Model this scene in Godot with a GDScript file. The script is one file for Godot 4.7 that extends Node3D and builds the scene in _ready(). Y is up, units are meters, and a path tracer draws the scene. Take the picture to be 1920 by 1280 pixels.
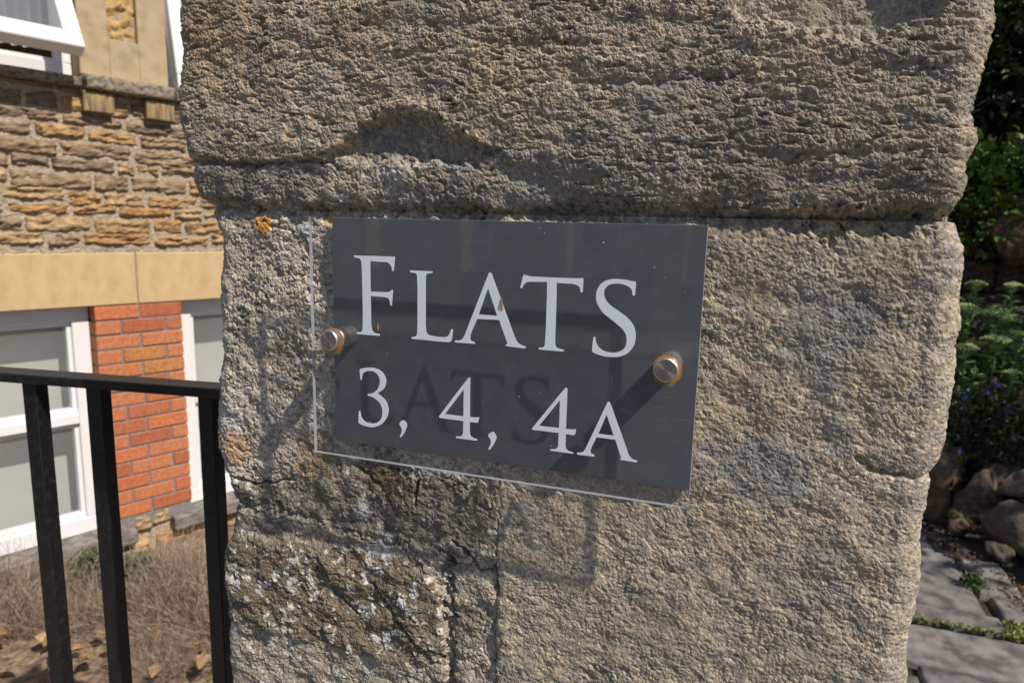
extends Node3D
# A slate-grey flats sign on a rough sandstone gate pillar, a stone house behind a railing on the left and a shaded garden path on the right.
# Metres. The top left corner of the clear sign panel is at (0, 1.6, 0); the path is at y = 0.

const Y0 := 1.6
var rng := RandomNumberGenerator.new()
var names := {}
var M := {}
var noise_maps := {}

# ------------------------------------------------------------------ helpers
func rnd(a: float, b: float) -> float:
	return rng.randf_range(a, b)

func numbered(parent: Node, nm: String) -> String:
	var key := str(parent.get_instance_id()) + nm
	var n: int = names.get(key, 0)
	names[key] = n + 1
	return nm if n == 0 else "%s_%03d" % [nm, n]

func put(parent: Node, nm: String, mesh: Mesh, material: Material, at := Vector3.ZERO, turn := Basis.IDENTITY) -> MeshInstance3D:
	var o := MeshInstance3D.new()
	o.name = numbered(parent, nm)
	o.mesh = mesh
	o.material_override = material
	o.transform = Transform3D(turn, at)
	parent.add_child(o, true)
	return o

func tag(o: Node, label: String, category := "", group := "", kind := "") -> Node:
	if label: o.set_meta("label", label)
	if category: o.set_meta("category", category)
	if group: o.set_meta("group", group)
	if kind: o.set_meta("kind", kind)
	return o

func thing(nm: String, label: String, category: String, at := Vector3.ZERO, turn := Basis.IDENTITY, group := "") -> Node3D:
	var o := Node3D.new()
	o.name = numbered(self, nm)
	o.transform = Transform3D(turn, at)
	add_child(o, true)
	tag(o, label, category, group)
	return o

func copy_of(o: Node3D, at: Vector3, turn: Basis, label: String) -> Node3D:
	var c: Node3D = o.duplicate()
	var stem: String = o.name
	c.name = numbered(self, stem)
	add_child(c, true)
	c.transform = Transform3D(turn, at)
	c.set_meta("label", label)
	return c

func lin(r: float, g: float, b: float) -> Color:
	return Color(r, g, b).linear_to_srgb()

func noise(freq: float, octaves := 3, sd := 1, kind := FastNoiseLite.TYPE_SIMPLEX_SMOOTH, gain := 0.5) -> FastNoiseLite:
	var n := FastNoiseLite.new()
	n.noise_type = kind
	n.seed = sd
	n.frequency = freq
	n.fractal_type = FastNoiseLite.FRACTAL_FBM if octaves > 1 else FastNoiseLite.FRACTAL_NONE
	n.fractal_octaves = octaves
	n.fractal_gain = gain
	return n

func noise_map(freq: float, octaves: int, sd: int, stops: Array, side := 256) -> NoiseTexture2D:
	var t := NoiseTexture2D.new()
	t.width = side
	t.height = side
	t.seamless = true
	t.noise = noise(freq, octaves, sd)
	if stops.size():
		var g := Gradient.new()
		var offs := PackedFloat32Array()
		var cols := PackedColorArray()
		for i in stops.size():
			offs.append(0.22 + 0.56 * i / maxf(stops.size() - 1, 1))
			cols.append(lin(stops[i][0], stops[i][1], stops[i][2]))
		g.offsets = offs
		g.colors = cols
		t.color_ramp = g
	return t

func plain(r: float, g: float, b: float, rough := 0.8, metal := 0.0) -> StandardMaterial3D:
	var m := StandardMaterial3D.new()
	m.albedo_color = lin(r, g, b)
	m.roughness = rough
	m.metallic = metal
	return m

func varied(stops: Array, scale := 4.0, rough := 0.9, bump := 0.0, freq := 0.02, sd := 1, octaves := 5, stretch := Vector3.ONE) -> StandardMaterial3D:
	var m := StandardMaterial3D.new()
	m.albedo_texture = noise_map(freq, octaves, sd, stops)
	m.roughness = rough
	m.uv1_triplanar = true
	m.uv1_world_triplanar = true
	m.uv1_scale = Vector3.ONE * scale * stretch
	if bump > 0.0:
		var key := "%f %d" % [freq, octaves]
		if not noise_maps.has(key):
			noise_maps[key] = noise_map(freq * 1.7, octaves, 77, [])
		m.heightmap_enabled = true
		m.heightmap_texture = noise_maps[key]
		m.heightmap_scale = bump
	return m

func coloured(rough := 0.85, both_lights := 0.0) -> StandardMaterial3D:
	var m := StandardMaterial3D.new()
	m.vertex_color_use_as_albedo = true
	m.roughness = rough
	if both_lights > 0.0:
		m.backlight_enabled = true
		m.backlight = Color(both_lights, both_lights, both_lights)
	return m

func mesh_of(v: PackedVector3Array, idx: PackedInt32Array, nrm := PackedVector3Array(), col := PackedColorArray(), uv := PackedVector2Array()) -> ArrayMesh:
	var a := []
	a.resize(Mesh.ARRAY_MAX)
	a[Mesh.ARRAY_VERTEX] = v
	a[Mesh.ARRAY_INDEX] = idx
	if nrm.size(): a[Mesh.ARRAY_NORMAL] = nrm
	if col.size(): a[Mesh.ARRAY_COLOR] = col
	if uv.size(): a[Mesh.ARRAY_TEX_UV] = uv
	var m := ArrayMesh.new()
	m.add_surface_from_arrays(Mesh.PRIMITIVE_TRIANGLES, a)
	return m

func smooth_normals(v: PackedVector3Array, idx: PackedInt32Array) -> PackedVector3Array:
	var n := PackedVector3Array()
	n.resize(v.size())
	for i in range(0, idx.size(), 3):
		var a := idx[i]
		var b := idx[i + 1]
		var c := idx[i + 2]
		var f := (v[c] - v[a]).cross(v[b] - v[a])
		n[a] += f
		n[b] += f
		n[c] += f
	for i in n.size():
		n[i] = n[i].normalized()
	return n

# several shapes in one mesh
class Bag:
	var v := PackedVector3Array()
	var i := PackedInt32Array()
	var c := PackedColorArray()
	func tri(a: Vector3, b: Vector3, d: Vector3, col := Color.WHITE) -> void:
		var k := v.size()
		v.append(a); v.append(b); v.append(d)
		c.append(col); c.append(col); c.append(col)
		i.append(k); i.append(k + 1); i.append(k + 2)
	func quad(a: Vector3, b: Vector3, d: Vector3, e: Vector3, col := Color.WHITE) -> void:
		var k := v.size()
		v.append(a); v.append(b); v.append(d); v.append(e)
		c.append(col); c.append(col); c.append(col); c.append(col)
		i.append_array(PackedInt32Array([k, k + 1, k + 2, k, k + 2, k + 3]))
	# bevelled box from lo to hi
	func box(lo: Vector3, hi: Vector3, b := 0.003, col := Color.WHITE) -> void:
		var m := (lo + hi) / 2
		var h := (hi - lo) / 2
		b = minf(b, minf(h.x, minf(h.y, h.z)) * 0.9)
		for ax in 3:
			var u := (ax + 1) % 3
			var w := (ax + 2) % 3
			for s in [-1.0, 1.0]:
				var p := []
				for q in [[-1, -1], [1, -1], [1, 1], [-1, 1]]:
					var t := Vector3.ZERO
					t[ax] = s * h[ax]
					t[u] = q[0] * (h[u] - b)
					t[w] = q[1] * (h[w] - b)
					p.append(m + t)
				if s > 0: quad(p[3], p[2], p[1], p[0], col)
				else: quad(p[0], p[1], p[2], p[3], col)
			for s1 in [-1.0, 1.0]:
				for s2 in [-1.0, 1.0]:
					var e := []
					for q in [[-1, 0], [1, 0], [1, 1], [-1, 1]]:
						var t := Vector3.ZERO
						t[ax] = q[0] * (h[ax] - b)
						t[u] = s1 * (h[u] - (b if q[1] else 0.0))
						t[w] = s2 * (h[w] - (0.0 if q[1] else b))
						e.append(m + t)
					if s1 * s2 > 0: quad(e[0], e[1], e[2], e[3], col)
					else: quad(e[3], e[2], e[1], e[0], col)
		for sx in [-1.0, 1.0]:
			for sy in [-1.0, 1.0]:
				for sz in [-1.0, 1.0]:
					var p1 := m + Vector3(sx * h.x, sy * (h.y - b), sz * (h.z - b))
					var p2 := m + Vector3(sx * (h.x - b), sy * h.y, sz * (h.z - b))
					var p3 := m + Vector3(sx * (h.x - b), sy * (h.y - b), sz * h.z)
					if sx * sy * sz < 0: tri(p1, p2, p3, col)
					else: tri(p3, p2, p1, col)
	# tapered three or more sided stick
	func stick(a: Vector3, b: Vector3, r1: float, r2: float, col := Color.WHITE, n := 3) -> void:
		var d := (b - a).normalized()
		var u := d.cross(Vector3.UP if absf(d.y) < 0.9 else Vector3.RIGHT).normalized()
		var w := d.cross(u)
		for k in n:
			var t1 := TAU * k / n
			var t2 := TAU * (k + 1) / n
			var e1 := u * cos(t1) + w * sin(t1)
			var e2 := u * cos(t2) + w * sin(t2)
			quad(a + e1 * r1, b + e1 * r2, b + e2 * r2, a + e2 * r1, col)
	func mesh() -> ArrayMesh:
		var a := []
		a.resize(Mesh.ARRAY_MAX)
		a[Mesh.ARRAY_VERTEX] = v
		a[Mesh.ARRAY_INDEX] = i
		a[Mesh.ARRAY_COLOR] = c
		var m := ArrayMesh.new()
		m.add_surface_from_arrays(Mesh.PRIMITIVE_TRIANGLES, a)
		return m

func box_mesh(lo: Vector3, hi: Vector3, b := 0.003) -> ArrayMesh:
	var g := Bag.new()
	g.box(lo, hi, b)
	return g.mesh()

# a rough-faced block: base at the lower left back corner, face towards +z
func rough_block(w: float, h: float, d: float, sd: int, amp: float, nx := 16, ny := 8, layers := 0.6, edge := 0.012) -> ArrayMesh:
	var n1 := noise(14.0, 4, sd)
	var n2 := noise(34.0, 2, sd + 5)
	var v := PackedVector3Array()
	var idx := PackedInt32Array()
	for j in ny + 3:
		for i in nx + 3:
			var x := clampf((i - 1.0) / nx, 0, 1) * w
			var y := clampf((j - 1.0) / ny, 0, 1) * h
			var out := i == 0 or j == 0 or i == nx + 2 or j == ny + 2
			var e := minf(minf(x, w - x), minf(y, h - y))
			var round_off := 1.0 - clampf(e / edge, 0, 1)
			var z := d - edge * 0.8 * round_off * round_off
			var roughness := n1.get_noise_2d(x * (1.0 - layers * 0.6), y * (1.0 + layers * 1.5)) * amp + n2.get_noise_2d(x, y * 1.6) * amp * 0.4
			var jag := n2.get_noise_2d(x * 1.3 + 7.0, y * 1.3) * 0.006
			if out: z = 0.0
			else: z += roughness
			var inx := jag if x > 0 and x < w else absf(jag) * (1.0 if x <= 0 else -1.0)
			var iny := jag if y > 0 and y < h else absf(jag) * (1.0 if y <= 0 else -1.0)
			v.append(Vector3(x + inx, y + iny, z))
	var row := nx + 3
	for j in ny + 2:
		for i in nx + 2:
			var k := j * row + i
			idx.append_array(PackedInt32Array([k, k + row, k + row + 1, k, k + row + 1, k + 1]))
	return mesh_of(v, idx, smooth_normals(v, idx))

# a boulder about size across
func boulder(size: Vector3, sd: int, rough := 0.25, rings := 14) -> ArrayMesh:
	var n1 := noise(0.9, 3, sd)
	var n2 := noise(3.2, 3, sd + 3)
	var v := PackedVector3Array()
	var idx := PackedInt32Array()
	var cols := rings * 2
	for j in rings + 1:
		for i in cols + 1:
			var la := PI * j / rings - PI / 2
			var lo := TAU * (i % cols) / cols
			var p := Vector3(cos(la) * cos(lo), sin(la), cos(la) * sin(lo))
			# planes cut off it make it a broken stone
			var r := 1.0
			for k in 7:
				var q := Vector3(sin(sd * 1.7 + k * 2.1), sin(sd * 0.9 + k * 3.3) * 0.8, cos(sd * 2.3 + k * 1.3)).normalized()
				var t := p.dot(q)
				if t > 0.2: r = minf(r, (0.62 + 0.12 * sin(k * 5.0 + sd)) / t)
			r += n1.get_noise_3dv(p) * rough + n2.get_noise_3dv(p) * rough * 0.25
			v.append(p * r * size / 2)
	for j in rings:
		for i in cols:
			var k := j * (cols + 1) + i
			idx.append_array(PackedInt32Array([k, k + 1, k + cols + 2, k, k + cols + 2, k + cols + 1]))
	var nr := smooth_normals(v, idx)
	for j in rings + 1:
		var a := j * (cols + 1)
		var s := (nr[a] + nr[a + cols]).normalized()
		nr[a] = s
		nr[a + cols] = s
	return mesh_of(v, idx, nr)

# a sheet of ground over x0..x1, z0..z1
func sheet(x0: float, x1: float, z0: float, z1: float, nx: int, nz: int, height: Callable) -> ArrayMesh:
	var v := PackedVector3Array()
	var idx := PackedInt32Array()
	for j in nz + 1:
		for i in nx + 1:
			var x := lerpf(x0, x1, float(i) / nx)
			var z := lerpf(z0, z1, float(j) / nz)
			v.append(Vector3(x, height.call(x, z), z))
	for j in nz:
		for i in nx:
			var k := j * (nx + 1) + i
			idx.append_array(PackedInt32Array([k, k + 1, k + nx + 2, k, k + nx + 2, k + nx + 1]))
	return mesh_of(v, idx, smooth_normals(v, idx))

func tube(r: float, z0: float, z1: float, n := 40, chamfer := 0.0) -> ArrayMesh:
	# round bar along z with smooth sides and a flat, lathe-turned front
	var st := SurfaceTool.new()
	st.begin(Mesh.PRIMITIVE_TRIANGLES)
	var rings := [[r, z0], [r, z1 - chamfer], [r - chamfer, z1]]
	for k in 2:
		if k == 1 and chamfer <= 0.0: continue
		for i in n:
			var t1 := TAU * i / n
			var t2 := TAU * (i + 1) / n
			var slope := Vector3(0, 0, 0.0 if k == 0 else 1.0)
			var p := []
			for q in [[t1, k], [t2, k], [t2, k + 1], [t1, k + 1]]:
				p.append([Vector3(cos(q[0]), sin(q[0]), 0), rings[q[1]], q[0]])
			for q in [0, 2, 1, 0, 3, 2]:
				st.set_uv(Vector2(p[q][2] / TAU, p[q][1][1] * 20.0))
				st.set_normal((p[q][0] + slope).normalized())
				st.add_vertex(p[q][0] * p[q][1][0] + Vector3(0, 0, p[q][1][1]))
	var rf := r - chamfer
	for i in n:
		var t1 := TAU * i / n
		var t2 := TAU * (i + 1) / n
		for q in [[0.02, t1], [1.0, t2], [1.0, t1], [0.02, t1], [0.02, t2], [1.0, t2]]:
			st.set_uv(Vector2(q[1] / TAU, q[0]))
			st.set_normal(Vector3(0, 0, 1))
			st.add_vertex(Vector3(cos(q[1]) * rf * q[0], sin(q[1]) * rf * q[0], z1))
	return st.commit()

func many(nm: String, mesh: Mesh, material: Material, places: Array, tints: Array, parent: Node = self) -> MultiMeshInstance3D:
	var mm := MultiMesh.new()
	mm.transform_format = MultiMesh.TRANSFORM_3D
	mm.use_colors = tints.size() > 0
	mm.mesh = mesh
	mm.instance_count = places.size()
	for i in places.size():
		mm.set_instance_transform(i, places[i])
		if tints.size(): mm.set_instance_color(i, tints[i])
	var o := MultiMeshInstance3D.new()
	o.name = numbered(parent, nm)
	o.multimesh = mm
	o.material_override = material
	parent.add_child(o, true)
	o.set_meta("kind", "stuff")
	return o

func leaf_mesh(l: float, w: float, fold := 0.25) -> ArrayMesh:
	var g := Bag.new()
	var t := Vector3(0, -l * 0.12, l)
	var mid := Vector3(0, 0.02 * l, l * 0.5)
	for s in [-1.0, 1.0]:
		var e1 := Vector3(s * w * 0.5, w * fold, l * 0.3)
		var e2 := Vector3(s * w * 0.42, w * fold * 0.7, l * 0.62)
		g.tri(Vector3.ZERO, e1, mid)
		g.tri(mid, e1, e2)
		g.tri(mid, e2, t)
	return g.mesh()

func any_turn() -> Basis:
	return Basis(Vector3(rnd(-1, 1), rnd(-1, 1), rnd(-1, 1)).normalized(), rnd(0, TAU))

# leaves mostly facing up and outward
func leaf_turn(out: Vector3) -> Basis:
	var d := (out + Vector3(rnd(-0.8, 0.8), rnd(-0.7, 0.3), rnd(-0.8, 0.8))).normalized()
	return Basis.looking_at(-d, Vector3(rnd(-0.5, 0.5), 1.0, rnd(-0.5, 0.5)).normalized())

func points(s: String) -> Array:
	var out := []
	for t in s.split(" ", false):
		var p := t.split(",")
		out.append(Vector2(p[0].to_float(), p[1].to_float()))
	return out

# ------------------------------------------------------------------ the scene
func _ready() -> void:
	rng.seed = 7
	var cam := Camera3D.new()
	cam.name = "camera"
	cam.transform = Transform3D(Basis(Vector3(0.9424, 0.0239, -0.3335), Vector3(-0.0768, 0.9863, -0.1462), Vector3(0.3254, 0.1634, 0.9313)).orthonormalized(), Vector3(0.3297, Y0 - 0.0056, 0.4561))
	var att := CameraAttributesPhysical.new()
	att.frustum_focal_length = 24.0
	att.frustum_focus_distance = 0.5
	att.frustum_near = 0.02
	att.frustum_far = 400.0
	att.exposure_aperture = 13.0
	cam.attributes = att
	add_child(cam)
	cam.fov = 53.13
	cam.near = 0.02
	cam.far = 400.0
	cam.current = true

	var we := WorldEnvironment.new()
	we.name = "environment"
	var env := Environment.new()
	env.background_mode = Environment.BG_SKY
	var sky := Sky.new()
	var sm := ProceduralSkyMaterial.new()
	sm.sky_top_color = lin(0.20, 0.30, 0.50)
	sm.sky_horizon_color = lin(0.66, 0.72, 0.78)
	sm.sky_curve = 0.16
	sm.ground_bottom_color = lin(0.12, 0.11, 0.10)
	sm.ground_horizon_color = lin(0.4, 0.42, 0.44)
	sm.sun_angle_max = 20.0
	sky.sky_material = sm
	env.sky = sky
	env.background_energy_multiplier = 0.8
	env.tonemap_mode = Environment.TONE_MAPPER_LINEAR
	env.tonemap_exposure = 1.12
	env.sdfgi_enabled = true
	env.ssao_enabled = true
	env.ssil_enabled = true
	we.environment = env
	add_child(we)

	var sun := DirectionalLight3D.new()
	sun.name = "sun"
	sun.light_energy = 1.45
	sun.light_color = Color(1.0, 0.95, 0.90)
	sun.light_angular_distance = 0.7
	sun.shadow_enabled = true
	sun.basis = Basis.looking_at(Vector3(-0.62, -0.745, -0.24), Vector3.UP)
	add_child(sun)

	materials()
	setting()
	pillar()
	house()
	sign_board()
	railing()
	left_garden()
	right_garden()
	street()

func materials() -> void:
	M.white_frame = plain(0.78, 0.79, 0.80, 0.35)
	M.black_paint = varied([[0.006, 0.006, 0.007], [0.008, 0.008, 0.009], [0.009, 0.009, 0.010], [0.011, 0.011, 0.011], [0.024, 0.023, 0.021]], 3.0, 0.36, 0.0, 0.10, 4, 4)
	M.glass = plain(0.9, 0.95, 0.95, 0.02)
	M.glass.albedo_color.a = 0.06
	M.glass.transparency = BaseMaterial3D.TRANSPARENCY_ALPHA
	M.blind = plain(0.42, 0.44, 0.40, 0.8)
	M.dark_room = plain(0.03, 0.03, 0.03, 0.9)
	M.mortar = varied([[0.30, 0.24, 0.17], [0.42, 0.34, 0.25], [0.52, 0.44, 0.34]], 6.0, 0.95, 0.6, 0.03, 8)
	M.grey_mortar = varied([[0.17, 0.16, 0.15], [0.27, 0.26, 0.245]], 8.0, 0.95, 0.2, 0.03, 9)
	M.brick = []
	for k in 6:
		var t: Array = [[0.49, 0.145, 0.056], [0.53, 0.165, 0.066], [0.43, 0.135, 0.06], [0.51, 0.185, 0.08], [0.41, 0.125, 0.056], [0.50, 0.17, 0.07]][k]
		M.brick.append(varied([[t[0] * 0.8, t[1] * 0.75, t[2] * 0.75], t, [t[0] * 1.08, t[1] * 1.3, t[2] * 1.5]], 7.0, 0.9, 0.12, 0.025, 20 + k))
	M.tan_brick = varied([[0.40, 0.13, 0.05], [0.47, 0.21, 0.06], [0.50, 0.26, 0.09]], 6.0, 0.9, 0.12, 0.02, 31)
	M.ashlar = varied([[0.50, 0.36, 0.185], [0.55, 0.40, 0.21], [0.57, 0.42, 0.23], [0.59, 0.445, 0.25]], 2.0, 0.9, 0.08, 0.025, 12, 5, Vector3(1.2, 0.6, 1.2))
	M.pale_ashlar = varied([[0.35, 0.27, 0.16], [0.45, 0.35, 0.21], [0.48, 0.39, 0.24]], 1.3, 0.9, 0.08, 0.03, 13)
	M.carved = varied([[0.30, 0.19, 0.07], [0.47, 0.31, 0.12], [0.55, 0.40, 0.19]], 7.0, 0.9, 0.2, 0.03, 14, 4)
	M.ledge = varied([[0.07, 0.06, 0.05], [0.20, 0.17, 0.13], [0.27, 0.25, 0.21], [0.36, 0.25, 0.12]], 5.0, 0.95, 0.35, 0.03, 15, 5)
	M.corbel = varied([[0.14, 0.10, 0.06], [0.30, 0.22, 0.12], [0.42, 0.30, 0.13]], 5.0, 0.95, 0.15, 0.02, 16, 3, Vector3(1.8, 0.25, 1.8))
	M.wall_stone = []
	for k in 5:
		var s: Array = [
			[[0.17, 0.105, 0.055], [0.37, 0.23, 0.10], [0.48, 0.32, 0.16]], [[0.15, 0.11, 0.075], [0.27, 0.19, 0.115], [0.40, 0.28, 0.165]],
			[[0.18, 0.10, 0.045], [0.38, 0.215, 0.08], [0.46, 0.30, 0.14]], [[0.12, 0.09, 0.065], [0.21, 0.155, 0.11], [0.32, 0.23, 0.14]], [[0.23, 0.155, 0.08], [0.42, 0.285, 0.15], [0.52, 0.39, 0.225]]][k]
		M.wall_stone.append(varied(s, 3.2, 0.95, 0.5, 0.022, 40 + k, 5, Vector3(1, 1.8, 1)))
	M.sill = varied([[0.12, 0.11, 0.10], [0.20, 0.185, 0.165], [0.27, 0.25, 0.22]], 3.0, 0.9, 0.15, 0.02, 17, 4, Vector3(1, 2.5, 1))
	M.soil = varied([[0.12, 0.085, 0.055], [0.23, 0.165, 0.11], [0.36, 0.27, 0.185]], 2.5, 1.0, 1.2, 0.03, 18)
	M.dark_soil = varied([[0.018, 0.013, 0.01], [0.04, 0.028, 0.02], [0.07, 0.05, 0.035]], 3.0, 1.0, 1.2, 0.03, 19)
	M.slab = []
	for k in 3:
		var g: float = [0.15, 0.175, 0.13][k]
		M.slab.append(varied([[g * 0.5, g * 0.46, g * 0.43], [g, g * 0.93, g * 0.88], [g * 1.4, g * 1.3, g * 1.22]], 1.4, 0.85, 0.5, 0.02, 50 + k, 5))
	M.rock = []
	for k in 3:
		var s: Array = [[[0.06, 0.04, 0.025], [0.12, 0.08, 0.05], [0.20, 0.14, 0.085]], [[0.09, 0.07, 0.05], [0.18, 0.14, 0.10], [0.28, 0.23, 0.17]], [[0.05, 0.035, 0.025], [0.095, 0.07, 0.05], [0.15, 0.11, 0.075]]][k]
		M.rock.append(varied(s, 2.6, 0.95, 0.8, 0.025, 60 + k))
	M.bark = varied([[0.03, 0.022, 0.015], [0.08, 0.06, 0.045]], 4.0, 1.0, 1.0, 0.03, 66)
	M.leaf = coloured(0.5, 0.5)
	M.petal = coloured(0.7, 0.3)
	M.twig = coloured(0.95)
	M.dead_leaf = coloured(0.8, 0.4)
	M.pillar = coloured(0.95)
	M.pillar_low = varied([[0.11, 0.09, 0.065], [0.22, 0.185, 0.135], [0.31, 0.26, 0.19]], 5.0, 0.97, 0.3, 0.03, 70)
	M.asphalt = varied([[0.04, 0.04, 0.04], [0.065, 0.063, 0.06]], 4.0, 0.9, 0.2, 0.05, 71)
	M.pavement = varied([[0.14, 0.135, 0.125], [0.22, 0.21, 0.195]], 1.5, 0.9, 0.2, 0.03, 72)

# ------------------------------------------------------------------ ground and garden floors
func setting() -> void:
	var n := noise(1.3, 4, 5)
	var g := put(self, "ground", box_mesh(Vector3(-150, -0.5, -150), Vector3(150, -0.22, 150), 0.0), M.soil)
	tag(g, "brown earth under the whole garden", "ground", "", "structure")
	var bed := put(self, "garden_bed", sheet(-3.2, -0.19, -4.5, 0.12, 70, 90, func(x, z): return -0.135 + 0.03 * n.get_noise_2d(x * 2.0, z * 2.0)), M.soil)
	tag(bed, "dry brown soil bed between the railing and the stone house", "garden bed", "", "structure")
	var pave := put(self, "pavement", box_mesh(Vector3(-6, -0.2, 0.14), Vector3(8, -0.004, 2.2), 0.01), M.pavement)
	tag(pave, "grey street pavement in front of the gate pillar", "pavement", "", "structure")
	var road := put(self, "road", box_mesh(Vector3(-40, -0.25, 2.2), Vector3(40, -0.12, 8.6), 0.01), M.asphalt)
	tag(road, "dark asphalt road in front of the pillar", "road", "", "structure")

# ------------------------------------------------------------------ the stone gate pillar
const LEFT := "-147,300 -147,177 -151,152 -148,135 -155,109 -155,78 -150,58 -146,45 -149,29 -145,15 -135,3 -126,-13 -125,-36 -130,-75 -129,-104 -133,-144 -136,-175 -139,-196 -138,-222 -131,-237 -125,-252 -122,-267 -125,-300 -136,-324 -137,-352 -136,-385 -137,-414 -133,-460 -133,-700"
const RIGHT := "452,300 452,132 453,115 452,100 450,85 448,76 448,68 452,60 453,54 450,45 448,39 451,28 451,20 449,12 449,4 451,-6 455,-23 455,-43 456,-63 457,-84 457,-105 456,-127 456,-148 452,-158 452,-171 451,-190 450,-209 453,-232 453,-256 450,-272 450,-288 453,-304 454,-312 454,-700"
const STONES := {
	0: "-300,290 600,290 485,13 439,10 374,8 305,9 252,12 193,27 156,44 131,54 109,64 95,73 68,77 45,76 30,68 15,54 0,45 -73,43 -142,47 -300,47",
	1: "-300,47 -142,47 -73,43 0,45 15,54 30,68 45,76 68,77 95,73 109,64 131,54 156,44 193,27 252,12 233,8 174,11 131,7 87,10 -11,8 -75,11 -120,14 -300,13",
	2: "-300,13 -120,14 -75,11 -11,8 87,10 146,8 151,-195 78,-217 37,-211 -5,-210 -39,-235 -117,-244 -300,-256",
	3: "-300,-256 -117,-244 -39,-235 -5,-210 37,-211 78,-217 151,-195 153,-272 108,-285 68,-283 15,-286 -41,-291 -95,-296 -300,-319",
	5: "-300,-319 -95,-296 15,-288 68,-286 93,-298 103,-330 108,-378 35,-389 -44,-390 -99,-386 -125,-387 -300,-411",
	6: "-300,-411 -125,-387 -44,-390 35,-391 108,-379 110,-700 -309,-700",
	7: "153,-272 108,-285 68,-286 93,-298 103,-330 110,-700 156,-700",
	11: "2,45 15,55 30,69 45,77 68,78 95,74 109,65 131,55 150,46 120,41 60,46 30,43",
	10: "304,180 308,130 330,125 355,120 380,113 397,116 418,123 428,145 424,176 402,194 370,203 335,199 308,188",
	8: "-74,0 -69,2 -64,0 -62,-4 -60,-8 -63,-13 -68,-15 -72,-13 -77,-9 -76,-4",
	9: "-6,2 1,3 3,-3 0,-7 -5,-6"}

func edge_at(list: Array, y: float, from: int) -> int:
	while from < list.size() - 2 and list[from + 1].y > y:
		from += 1
	return from

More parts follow.
